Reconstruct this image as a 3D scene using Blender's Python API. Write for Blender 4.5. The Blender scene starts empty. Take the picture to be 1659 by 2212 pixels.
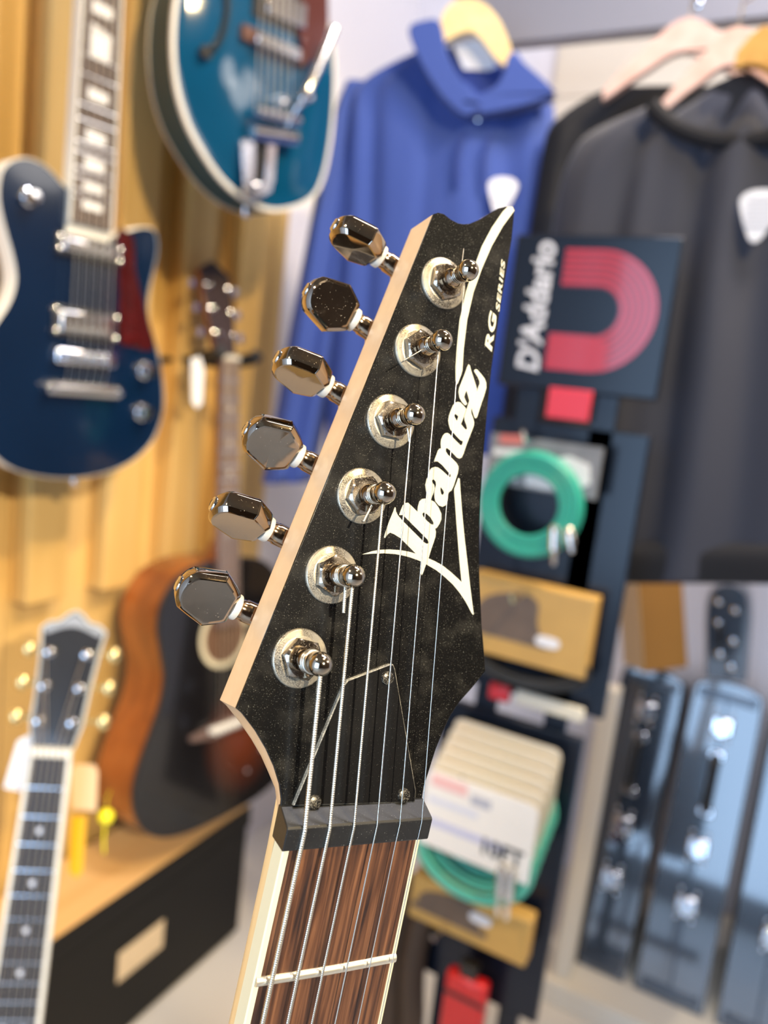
import bpy, math, random
from mathutils import Vector, Matrix, noise
from mathutils.geometry import tessellate_polygon
random.seed(7)
PI = math.pi
scene = bpy.context.scene
col = scene.collection

# ------------------------------------------------------------------ camera
FPX = 1660.0                                   # focal length in pixels of the 1659 x 2212 frame
CX, CY = 829.5, 1106.0
CAM = Vector((0, 0, 1.2))
RW = Matrix(((0.87665, -0.17514, 0.44812), (0.46744, 0.08946, -0.87949), (0.11394, 0.98047, 0.16029)))
cd = bpy.data.cameras.new('camera')
cam = bpy.data.objects.new('camera', cd); col.objects.link(cam)
cam.matrix_world = Matrix.Translation(CAM) @ RW.to_4x4()
cd.sensor_fit = 'HORIZONTAL'; cd.sensor_width = 36; cd.lens = 36 * FPX / 1659
cd.clip_start = 0.02; cd.clip_end = 50
cd.dof.use_dof = True; cd.dof.focus_distance = 0.213; cd.dof.aperture_fstop = 9.6
scene.camera = cam

# ------------------------------------------------------------------ world, lamps, exposure
w = bpy.data.worlds.new('shop_ambient'); scene.world = w; w.use_nodes = True
bg = w.node_tree.nodes['Background']; bg.inputs[0].default_value = (0.60, 0.68, 0.85, 1); bg.inputs[1].default_value = 0.3
vs = scene.view_settings
vs.view_transform = 'Standard'; vs.look = 'None'; vs.gamma = 1; vs.use_curve_mapping = False; vs.exposure = -0.4

def aim(o, target):
    o.rotation_euler = (Vector(target) - o.location).to_track_quat('-Z', 'Y').to_euler()
def spot(name, loc, target, energy, color, size=50, blend=.5, rad=.03):
    l = bpy.data.lights.new(name, 'SPOT'); l.energy = energy; l.color = color; l.spot_size = math.radians(size)
    l.spot_blend = blend; l.shadow_soft_size = rad
    o = bpy.data.objects.new(name, l); col.objects.link(o); o.location = loc; aim(o, target); return o
def area(name, loc, target, energy, color, sx, sy):
    l = bpy.data.lights.new(name, 'AREA'); l.energy = energy; l.color = color; l.shape = 'RECTANGLE'; l.size = sx; l.size_y = sy
    o = bpy.data.objects.new(name, l); col.objects.link(o); o.location = loc; aim(o, target); return o
HEAD = CAM + RW @ Vector((0, .02, -.215))
LDIR = (RW @ Vector((.5815, .2286, .7807))).normalized()
spot('ceiling_spot_key', HEAD + LDIR * 2.3, HEAD, 430, (1.0, .86, .66), 26, .6, .018)
spot('ceiling_spot_wall', (.75, .25, 2.62), (-1.0, .75, 1.05), 185, (1.0, .75, .38), 66, .7, .06)
spot('ceiling_spot_acoustic', (.55, 1.0, 2.62), (-.95, 1.15, .7), 75, (1.0, .74, .42), 55, .7, .06)
area('shop_window_daylight', (-.1, -2.36, 1.25), (-.1, 1.0, 1.25), 92, (.46, .68, 1.0), 1.7, 2.1)
spot('ceiling_spot_front', (-.75, -.95, 2.6), HEAD, 130, (1.0, .84, .62), 30, .6, .03)
area('added_back_wall_fill', (.25, .95, 2.70), (.0, 1.75, 1.3), 62, (.95, .93, 1.0), .9, .5)  # added fill lamp that brightens the back wall and clothes
def bulb(name, loc, e, r, c):
    l = bpy.data.lights.new(name, 'POINT'); l.energy = e; l.shadow_soft_size = r; l.color = c
    o = bpy.data.objects.new(name, l); col.objects.link(o); o.location = loc
for k, q in enumerate(((2.0, 1.30, 2.10), (2.05, 1.62, 2.30), (1.95, 1.05, 2.28))): bulb('added_highlight_bulb', q, 9.0, .19, (1, .95, .9))  # added bulbs, placed to reflect as white highlights in the turquoise top

# ------------------------------------------------------------------ helpers
def ray(px, py): return RW @ Vector(((px - CX) / FPX, -(py - CY) / FPX, -1.0))
def on_plane(px, py, axis, val):
    d = ray(px, py); k = (val - CAM[axis]) / d[axis]; return CAM + d * k

class Frame:
    """a plane in the room: origin, x right, y up, z out of it (towards the viewer)"""
    def __init__(s, px, py, depth, psi, lean=0, roll=0):
        s.o = CAM + ray(px, py) * depth
        a = math.radians(-63 + psi); n = Vector((math.cos(a), math.sin(a), 0))
        x = Vector((0, 0, 1)).cross(n); l = math.radians(lean)
        y = Vector((0, 0, 1)) * math.cos(l) - n * math.sin(l); n = x.cross(y)
        r = math.radians(roll)
        x, y = x * math.cos(r) + y * math.sin(r), y * math.cos(r) - x * math.sin(r)
        s.R = Matrix((x, y, n)).transposed(); s.n = n
        s.M = Matrix.Translation(s.o) @ s.R.to_4x4()
    def uv(s, px, py, z=0):
        d = ray(px, py); k = s.n.dot(s.o + s.n * z - CAM) / s.n.dot(d)
        p = s.R.transposed() @ (CAM + d * k - s.o); return (p.x, p.y)
    def poly(s, pts, z=0): return [s.uv(x, y, z) for x, y in pts]

def nodes(m): return m.node_tree.nodes, m.node_tree.links
def mat(name, c, rough=.5, metal=0, coat=0, spec=None, bump=None, mottle=None, emis=None, sheen=0, trans=0, alpha=None):
    m = bpy.data.materials.new(name); m.use_nodes = True
    N, L = nodes(m); b = N['Principled BSDF']
    b.inputs['Base Color'].default_value = (*c, 1); b.inputs['Roughness'].default_value = rough; b.inputs['Metallic'].default_value = metal
    b.inputs['Coat Weight'].default_value = coat; b.inputs['Coat Roughness'].default_value = .05
    b.inputs['Sheen Weight'].default_value = sheen; b.inputs['Transmission Weight'].default_value = trans
    if spec is not None: b.inputs['Specular IOR Level'].default_value = spec
    tc = N.new('ShaderNodeTexCoord')
    if mottle:                                   # (scale, amount) colour variation
        n = N.new('ShaderNodeTexNoise'); n.inputs['Scale'].default_value = mottle[0]; n.inputs['Detail'].default_value = 4
        L.new(tc.outputs['Object'], n.inputs['Vector'])
        mx = N.new('ShaderNodeMix'); mx.data_type = 'RGBA'
        a = mottle[1]
        mx.inputs[6].default_value = (*[max(0, v * (1 - a)) for v in c], 1); mx.inputs[7].default_value = (*[min(1, v * (1 + a)) for v in c], 1)
        L.new(n.outputs[0], mx.inputs[0]); L.new(mx.outputs[2], b.inputs['Base Color'])
    if bump:                                     # (scale, strength, distance)
        n = N.new('ShaderNodeTexNoise'); n.inputs['Scale'].default_value = bump[0]; n.inputs['Detail'].default_value = 3
        L.new(tc.outputs['Object'], n.inputs['Vector'])
        bp = N.new('ShaderNodeBump'); bp.inputs['Strength'].default_value = bump[1]; bp.inputs['Distance'].default_value = bump[2]
        L.new(n.outputs[0], bp.inputs['Height']); L.new(bp.outputs[0], b.inputs['Normal'])
    return m

def wood(name, c1, c2, scale=(20, 2, 20), rough=.45, coat=0, detail=6, contrast=(.35, .65), c3=None, bump=0, dist=.0005, ns=1.0):
    m = bpy.data.materials.new(name); m.use_nodes = True
    N, L = nodes(m); b = N['Principled BSDF']; b.inputs['Roughness'].default_value = rough; b.inputs['Coat Weight'].default_value = coat
    tc = N.new('ShaderNodeTexCoord'); mp = N.new('ShaderNodeMapping'); mp.inputs['Scale'].default_value = scale
    L.new(tc.outputs['Object'], mp.inputs['Vector'])
    n = N.new('ShaderNodeTexNoise'); n.inputs['Scale'].default_value = ns; n.inputs['Detail'].default_value = detail; n.inputs['Distortion'].default_value = .4
    L.new(mp.outputs[0], n.inputs['Vector'])
    r = N.new('ShaderNodeValToRGB'); r.color_ramp.elements[0].position = contrast[0]; r.color_ramp.elements[1].position = contrast[1]
    r.color_ramp.elements[0].color = (*c1, 1); r.color_ramp.elements[1].color = (*c2, 1)
    if c3: e = r.color_ramp.elements.new((contrast[0] + contrast[1]) / 2); e.color = (*c3, 1)
    L.new(n.outputs[0], r.inputs[0]); L.new(r.outputs[0], b.inputs['Base Color'])
    if bump:
        bp = N.new('ShaderNodeBump'); bp.inputs['Strength'].default_value = bump; bp.inputs['Distance'].default_value = dist
        L.new(n.outputs[0], bp.inputs['Height']); L.new(bp.outputs[0], b.inputs['Normal'])
    return m

def dusty(name, c, dust, rough, metal=0, speck=(3000, .62, .72), cloud=(120, .45, .85, .5), drough=.75):
    """a surface with settled dust: fine specks and broad cloudy patches"""
    m = bpy.data.materials.new(name); m.use_nodes = True
    N, L = nodes(m); b = N['Principled BSDF']
    tc = N.new('ShaderNodeTexCoord')
    def ramp(sc, lo, hi, det):
        n = N.new('ShaderNodeTexNoise'); n.inputs['Scale'].default_value = sc; n.inputs['Detail'].default_value = det
        L.new(tc.outputs['Object'], n.inputs['Vector'])
        r = N.new('ShaderNodeMapRange'); r.inputs[1].default_value = lo; r.inputs[2].default_value = hi
        L.new(n.outputs[0], r.inputs[0]); return r.outputs[0]
    s = ramp(speck[0], speck[1], speck[2], 1.5); k = ramp(cloud[0], cloud[1], cloud[2], 6)
    mu = N.new('ShaderNodeMath'); mu.operation = 'MULTIPLY'; mu.inputs[1].default_value = cloud[3]; L.new(k, mu.inputs[0])
    ad = N.new('ShaderNodeMath'); ad.operation = 'MULTIPLY_ADD'; ad.use_clamp = True
    L.new(s, ad.inputs[0]); ad.inputs[1].default_value = .55; L.new(mu.outputs[0], ad.inputs[2])
    mx = N.new('ShaderNodeMix'); mx.data_type = 'RGBA'; mx.inputs[6].default_value = (*c, 1); mx.inputs[7].default_value = (*dust, 1)
    L.new(ad.outputs[0], mx.inputs[0]); L.new(mx.outputs[2], b.inputs['Base Color'])
    rr = N.new('ShaderNodeMapRange'); rr.inputs[3].default_value = rough; rr.inputs[4].default_value = drough
    L.new(ad.outputs[0], rr.inputs[0]); L.new(rr.outputs[0], b.inputs['Roughness'])
    if metal:
        mm = N.new('ShaderNodeMapRange'); mm.inputs[3].default_value = metal; mm.inputs[4].default_value = 0
        L.new(ad.outputs[0], mm.inputs[0]); L.new(mm.outputs[0], b.inputs['Metallic'])
    return m

def tag(o, label=None, cat=None, group=None, kind=None):
    if label: o['label'] = label
    if cat: o['category'] = cat
    if group: o['group'] = group
    if kind: o['kind'] = kind
    return o
def empty(name, M, label, cat, group=None):
    o = bpy.data.objects.new(name, None); col.objects.link(o); o.empty_display_size = .02
    o.matrix_world = M; tag(o, label, cat, group); return o
def link(name, me, mats, parent=None, M=None, bevel=0, seg=2, smooth=True, angle=35):
    if not isinstance(mats, (list, tuple)): mats = [mats]
    for m in mats: me.materials.append(m)
    o = bpy.data.objects.new(name, me); col.objects.link(o)
    if parent: o.parent = parent
    if M is not None: o.matrix_world = M
    if bevel:
        bv = o.modifiers.new('bevel', 'BEVEL'); bv.width = bevel; bv.segments = seg; bv.limit_method = 'ANGLE'; bv.angle_limit = math.radians(35)
        bv.harden_normals = False
    if smooth:
        for p in me.polygons: p.use_smooth = True
        try: me.set_sharp_from_angle(angle=math.radians(angle))
        except Exception: pass
    return o
class MB:
    """collects simple shapes into one mesh; T maps points before they are stored"""
    def __init__(s, T=None): s.v = []; s.f = []; s.mi = []; s.T = T
    def add(s, vs, fs, mi=0):
        b = len(s.v)
        for v in vs: s.v.append(tuple(s.T(v)) if s.T else tuple(v))
        for f in fs: s.f.append([b + i for i in f]); s.mi.append(mi)
        return s
    def box(s, x0, x1, y0, y1, z0, z1, mi=0):
        vs = [(x, y, z) for z in (z0, z1) for y in (y0, y1) for x in (x0, x1)]
        return s.add(vs, [(0, 2, 3, 1), (4, 5, 7, 6), (0, 1, 5, 4), (2, 6, 7, 3), (0, 4, 6, 2), (1, 3, 7, 5)], mi)
    def prism(s, pts, z0, z1, mi=0, side=None, back=None):
        if sum(pts[i][0] * pts[(i + 1) % len(pts)][1] - pts[(i + 1) % len(pts)][0] * pts[i][1] for i in range(len(pts))) < 0: pts = pts[::-1]
        n = len(pts); vs = [(p[0], p[1], z0) for p in pts] + [(p[0], p[1], z1) for p in pts]
        tri = tessellate_polygon([[Vector((p[0], p[1], 0)) for p in pts]])
        ff = []; bb = []
        for t in tri:
            a, b_, c = t
            ar = (pts[b_][0] - pts[a][0]) * (pts[c][1] - pts[a][1]) - (pts[c][0] - pts[a][0]) * (pts[b_][1] - pts[a][1])
            if ar < 0: a, c = c, a
            ff.append((a + n, b_ + n, c + n)); bb.append((c, b_, a))
        base = len(s.v); s.add(vs, [])
        for f in ff: s.f.append([base + i for i in f]); s.mi.append(mi)
        for f in bb: s.f.append([base + i for i in f]); s.mi.append(mi if back is None else back)
        for i in range(n):
            j = (i + 1) % n; s.f.append([base + i, base + j, base + n + j, base + n + i]); s.mi.append(mi if side is None else side)
        return s
    def holed(s, outer, holes, z0, z1, mi=0):
        loops = [outer] + holes; flat = [p for l in loops for p in l]; n = len(flat)
        tri = tessellate_polygon([[Vector((p[0], p[1], 0)) for p in l] for l in loops])
        vs = [(p[0], p[1], z0) for p in flat] + [(p[0], p[1], z1) for p in flat]; fs = []
        for a, b_, c in tri:
            ar = (flat[b_][0] - flat[a][0]) * (flat[c][1] - flat[a][1]) - (flat[c][0] - flat[a][0]) * (flat[b_][1] - flat[a][1])
            if ar < 0: a, c = c, a
            fs.append((a + n, b_ + n, c + n))
        k = 0
        for l in loops:
            for i in range(len(l)): j = (i + 1) % len(l); fs.append((k + i, k + j, k + n + j, k + n + i))
            k += len(l)
        return s.add(vs, fs, mi)
    def lathe(s, prof, n=24, o=(0, 0, 0), X=(1, 0, 0), Y=(0, 1, 0), Z=(0, 0, 1), mi=0, phase=0):
        o, X, Y, Z = map(Vector, (o, X, Y, Z)); vs = []; fs = []
        for r, z in prof:
            for i in range(n):
                a = 2 * PI * i / n + phase; vs.append(o + X * (r * math.cos(a)) + Y * (r * math.sin(a)) + Z * z)
        for k in range(len(prof) - 1):
            for i in range(n): j = (i + 1) % n; fs.append((k * n + i, k * n + j, (k + 1) * n + j, (k + 1) * n + i))
        fs.append(tuple(range(n - 1, -1, -1))); fs.append(tuple(range((len(prof) - 1) * n, len(prof) * n)))
        return s.add(vs, fs, mi)
    def tube(s, pts, r, n=8, mi=0, closed=False):
        pts = [Vector(p) for p in pts]; m = len(pts); vs = []; fs = []
        rr = r if isinstance(r, (list, tuple)) else [r] * m
        t0 = (pts[1] - pts[0]).normalized(); u = t0.orthogonal().normalized()
        for i in range(m):
            if closed: t = (pts[(i + 1) % m] - pts[i - 1]).normalized()
            else: t = (pts[min(i + 1, m - 1)] - pts[max(i - 1, 0)]).normalized()
            u = (u - t * u.dot(t)).normalized(); v = t.cross(u)
            for k in range(n): a = 2 * PI * k / n; vs.append(pts[i] + (u * math.cos(a) + v * math.sin(a)) * rr[i])
        for i in range(m if closed else m - 1):
            i2 = (i + 1) % m
            for k in range(n): j = (k + 1) % n; fs.append((i * n + k, i * n + j, i2 * n + j, i2 * n + k))
        if not closed: fs.append(tuple(range(n - 1, -1, -1))); fs.append(tuple(range((m - 1) * n, m * n)))
        return s.add(vs, fs, mi)
    def rings(s, loops, mi=0, cap0=True, cap1=True):
        n = len(loops[0]); vs = [p for l in loops for p in l]; fs = []
        for k in range(len(loops) - 1):
            for i in range(n): j = (i + 1) % n; fs.append((k * n + i, k * n + j, (k + 1) * n + j, (k + 1) * n + i))
        if cap0: fs.append(tuple(range(n - 1, -1, -1)))
        if cap1: fs.append(tuple(range((len(loops) - 1) * n, len(loops) * n)))
        return s.add(vs, fs, mi)
    def build(s, name, mats, parent=None, M=None, **k):
        me = bpy.data.meshes.new(name); me.from_pydata(s.v, [], s.f); me.update()
        for p, i in zip(me.polygons, s.mi): p.material_index = i
        return link(name, me, mats, parent, M, **k)

def spline(pts, sub=6, closed=True):
    """Catmull-Rom through the points"""
    n = len(pts); out = []
    for i in range(n if closed else n - 1):
        p0, p1, p2, p3 = (pts[(i - 1) % n], pts[i], pts[(i + 1) % n], pts[(i + 2) % n]) if closed else (pts[max(i - 1, 0)], pts[i], pts[i + 1], pts[min(i + 2, n - 1)])
        for k in range(sub):
            t = k / sub
            out.append(tuple(.5 * ((2 * b) + (c - a) * t + (2 * a - 5 * b + 4 * c - d) * t * t + (3 * b - a - 3 * c + d) * t ** 3) for a, b, c, d in zip(p0, p1, p2, p3)))
    if not closed: out.append(tuple(pts[-1]))
    return out
def text_obj(name, body, size, m, parent, M, extrude=.0004, offset=0, shear=0, xs=1, spacing=1, align='CENTER'):
    cu = bpy.data.curves.new(name, 'FONT'); cu.body = body; cu.size = size; cu.extrude = extrude; cu.offset = offset; cu.shear = shear
    cu.align_x = align; cu.align_y = 'CENTER'; cu.space_character = spacing; cu.resolution_u = 3
    t = bpy.data.objects.new('tmp', cu); col.objects.link(t)
    dg = bpy.context.evaluated_depsgraph_get(); me = bpy.data.meshes.new_from_object(t.evaluated_get(dg))
    bpy.data.objects.remove(t); bpy.data.curves.remove(cu)
    me.transform(Matrix.Diagonal((xs, 1, 1, 1))); me.transform(M); me.materials.clear()
    return link(name, me, m, parent, smooth=False)
def disc(cx, cy, r, n=24): return [(cx + r * math.cos(2 * PI * i / n), cy + r * math.sin(2 * PI * i / n)) for i in range(n)]

# ------------------------------------------------------------------ materials
M_ = {}
M_['pine'] = wood('pine', (.58, .35, .10), (.74, .50, .19), (14, 14, 1.2), .5, detail=5, c3=(.67, .43, .14), contrast=(.3, .7))
M_['pine_shelf'] = wood('pine_shelf', (.62, .36, .13), (.76, .50, .22), (14, 1.5, 14), .5, detail=5, contrast=(.3, .7))
M_['white_wall'] = mat('white_wall', (.80, .77, .80), .85, mottle=(3, .04))
M_['beige_panel'] = wood('beige_panel', (.74, .65, .52), (.84, .76, .63), (1.5, 8, 8), .7, contrast=(.3, .7))
M_['dark_wall'] = mat('dark_wall', (.10, .062, .036), .8, mottle=(2, .3))
M_['floor'] = mat('floor_tile', (.78, .74, .68), .35, mottle=(5, .06))
M_['ceiling'] = mat('ceiling_paint', (.22, .17, .12), .9)
M_['black_box'] = mat('black_laminate', (.006, .0058, .0055), .6, spec=.3)
M_['card'] = mat('kraft_card', (.70, .55, .36), .8, mottle=(30, .1))
M_['chrome'] = mat('chrome', (.62, .59, .56), .09, 1)
M_['chrome_bg'] = mat('chrome_bright', (.86, .86, .88), .14, 1)

# ------------------------------------------------------------------ the room
XL, YB = -1.04, 1.95
def struct(name, mb, m, label, **k):
    o = mb.build(name, m, smooth=False, **k); tag(o, label, None, None, 'structure'); return o
struct('floor', MB().box(-1.2, 2.6, -2.4, 2.0, -.05, 0), M_['floor'], 'pale cream shop floor')
struct('ceiling', MB().box(-1.2, 2.6, -2.4, 2.0, 2.75, 2.8), M_['ceiling'], 'plain shop ceiling')
wl = struct('wall_left', MB().box(-1.16, XL - .024, -2.4, 2.0, 0, 2.75), M_['white_wall'], 'left wall clad in pine boards and slats')
wb = struct('wall_back', MB().box(-1.2, 2.6, YB, YB + .05, 0, 2.75), M_['white_wall'], 'pale lavender white back wall')
struct('wall_right', MB().box(2.5, 2.55, -2.4, 2.0, 0, 2.75), M_['dark_wall'], 'brown right wall of the shop')
struct('wall_front', MB().box(-1.2, 2.6, -2.45, -2.4, 0, 2.75), M_['dark_wall'], 'brown front wall of the shop')
# pine boards behind, proud slats in front
SLAT_END = 1.43
y = -.75; i = 0
while y < SLAT_END - .02:
    y1 = min(y + .1015, SLAT_END)
    MB().box(XL - .024, XL - random.uniform(0, .0015), y + .001, y1 - .001, 0, 2.4).build('board', M_['pine'], wl, smooth=False, bevel=.001, seg=1)
    y = y1
y = -.72
while y < SLAT_END - .06:
    MB().box(XL - .002, XL + .040, y, y + .074, .80 + random.uniform(-.004, .004), 2.4).build('slat', M_['pine'], wl, smooth=False, bevel=.0015, seg=1)
    y += .15
# pale wood planks behind the clothes rail
for k in range(7):
    z0 = 1.30 + k * .16
    MB().box(-.66, 1.6, YB - .014, YB, z0 + .001, z0 + .158).build('plank', M_['beige_panel'], wb, smooth=False)

# ------------------------------------------------------------------ the electric guitar in front
NR = Matrix(((0.85764, 0.20598, 0.4712), (-0.13798, 0.97485, -0.175), (-0.4954, 0.08507, 0.86449)))
NT = Vector((-7.712, -90.454, -208.47)); AL = 0.22483
GM = cam.matrix_world @ Matrix.Translation(NT * .001) @ NR.to_4x4()
cA, sA = math.cos(AL), math.sin(AL)
def mm(v): return (v[0] * .001, v[1] * .001, v[2] * .001)                         # neck frame in millimetres
def hh(v):                                                                       # headstock frame in millimetres
    return (v[0] * .001, (6 + cA * v[1] + sA * v[2]) * .001, (-4 - sA * v[1] + cA * v[2]) * .001)
HR = NR @ Matrix(((1, 0, 0), (0, cA, sA), (0, -sA, cA))); HT = NR @ Vector((0, 6, -4)) + NT
def hs(px, py, z=0):                                                             # photo point on the headstock plane
    d = Vector(((px - CX) / FPX, -(py - CY) / FPX, -1)); n = HR.col[2]
    k = n.dot(HT + n * z) / n.dot(d); p = HR.transposed() @ (d * k - HT); return (p.x, p.y)
def hsl(L, z=0): return [hs(x, y, z) for x, y in L]

maple = wood('maple', (.72, .47, .26), (.80, .55, .32), (9, 60, 60), .38, coat=.2, contrast=(.2, .8), ns=3)
maple_neck = wood('maple_neck', (.74, .52, .24), (.82, .60, .32), (90, 12, 90), .35, coat=.2, contrast=(.2, .8), ns=3)
face_black = dusty('headstock_black', (.0035, .0035, .0035), (.46, .43, .34), .22, speck=(4200, .665, .80), cloud=(130, .50, .90, .05))
cover_black = dusty('cover_black', (.005, .005, .005), (.42, .40, .33), .26, speck=(4200, .70, .84), cloud=(60, .5, .95, .03))
cream = dusty('logo_cream', (.62, .60, .46), (.46, .44, .33), .5, speck=(4200, .5, .7), cloud=(300, .45, .9, .2))
nickel = mat('string_nickel', (.84, .77, .63), .30, 1)
steel = mat('string_steel', (.84, .79, .68), .24, 1)
washer_m = dusty('washer_dusty', (.42, .365, .285), (.37, .33, .23), .20, 1, speck=(4500, .46, .62), cloud=(150, .36, .80, .55))
hexnut_m = dusty('hex_nut_chrome', (.40, .335, .26), (.37, .33, .24), .10, 1, speck=(5000, .60, .75), cloud=(140, .48, .95, .6))
button_m = dusty('button_chrome', (.38, .31, .235), (.56, .53, .44), .06, 1, speck=(2200, .70, .82), cloud=(150, .6, .95, .12))
post_m = mat('post_nickel', (.38, .28, .19), .13, 1)
ball_m = mat('post_ball', (.48, .40, .30), .1, 1, bump=(900, .12, .0002))
plastic_white = mat('washer_white', (.62, .60, .52), .4)
rosewood = wood('rosewood', (.020, .008, .005), (.20, .085, .036), (620, 26, 620), .5, detail=12, contrast=(.32, .70), c3=(.090, .034, .014), bump=.4)
binding_m = mat('binding_cream', (.74, .67, .44), .4)
nut_m = dusty('nut_black', (.010, .010, .010), (.32, .31, .27), .42, speck=(3000, .68, .8), cloud=(160, .5, .95, .04))
fret_m = mat('fret_nickel', (.84, .79, .66), .38, .9)

gt = empty('electric_guitar', GM, 'black electric guitar with pointed six in line headstock close to the camera', 'guitar')
face = [(937, 462), (947, 459), (959, 462), (974.5, 474), (990, 482), (1002, 484), (1015, 483), (1038, 473), (1062, 458), (1077, 449.5), (1092, 446), (1108, 446),
        (1112, 452), (1111, 462), (1106, 516), (1092, 601), (1077, 691), (1062, 797), (1054, 872), (1044, 990), (1038, 1081), (1035, 1156), (1036, 1247), (1041, 1352), (1046, 1409),
        (1049, 1450), (1019, 1487), (992, 1517), (972, 1548), (957, 1579), (941.5, 1618), (926, 1668), (916, 1699), (911, 1730)]
facel = [(608, 1728), (604, 1695), (592, 1656), (575, 1618), (552, 1579), (523, 1541), (510, 1530)]
fo = hsl(face) + [(22, -2), (-22, -2)] + hsl(facel)
m = MB(hh)
# black veneer on top, maple below with a softened back edge
fo = [p for i, p in enumerate(fo)]
def inset(pts, d):
    n = len(pts); out = []
    ar = sum(pts[i][0] * pts[(i + 1) % n][1] - pts[(i + 1) % n][0] * pts[i][1] for i in range(n)); sg = 1 if ar > 0 else -1
    for i in range(n):
        a, b, c = Vector(pts[i - 1]), Vector(pts[i]), Vector(pts[(i + 1) % n])
        t1 = (b - a).normalized(); t2 = (c - b).normalized(); nn = (Vector((-t1.y, t1.x)) + Vector((-t2.y, t2.x)))
        nn = nn.normalized() if nn.length > 1e-6 else Vector((-t1.y, t1.x)); out.append(tuple(b + nn * d * sg))
    return out
if sum(fo[i][0] * fo[(i + 1) % len(fo)][1] - fo[(i + 1) % len(fo)][0] * fo[i][1] for i in range(len(fo))) < 0: fo = fo[::-1]
def ease(p, z):                                       # narrower towards the back below the shoulders, like a carved volute
    k = min(1, max(0, (27 - p[1]) / 27)); k = k * k * (3 - 2 * k); f = (z / -13.6) ** 1.3
    return (p[0] - math.copysign(min(abs(p[0]) * .5, (3.0 * k + 3.2 * max(0, (9 - p[1]) / 11)) * f), p[0]), p[1], z)
lv = [(0.35, -13.6), (0.1, -13.2), (0, -12.6), (0, -10), (0, -7), (0, -4), (0, -2), (0, -.7)]
m.rings([[ease(p, z) for p in inset(fo, d)] for d, z in lv], cap0=False, cap1=False)
m.prism([ease(p, -13.6)[:2] for p in inset(fo, .35)], -13.62, -13.6)
hd = m.build('headstock', [maple], gt, angle=40)
m = MB(hh)
lv = [(0, -.7), (0, -.12), (.12, 0)]
m.rings([[(p[0], p[1], z) for p in inset(fo, d)] for d, z in lv], cap0=False, cap1=False)
m.prism(inset(fo, .12), -.02, .001)
m.build('black_face', face_black, hd, angle=50)

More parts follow.
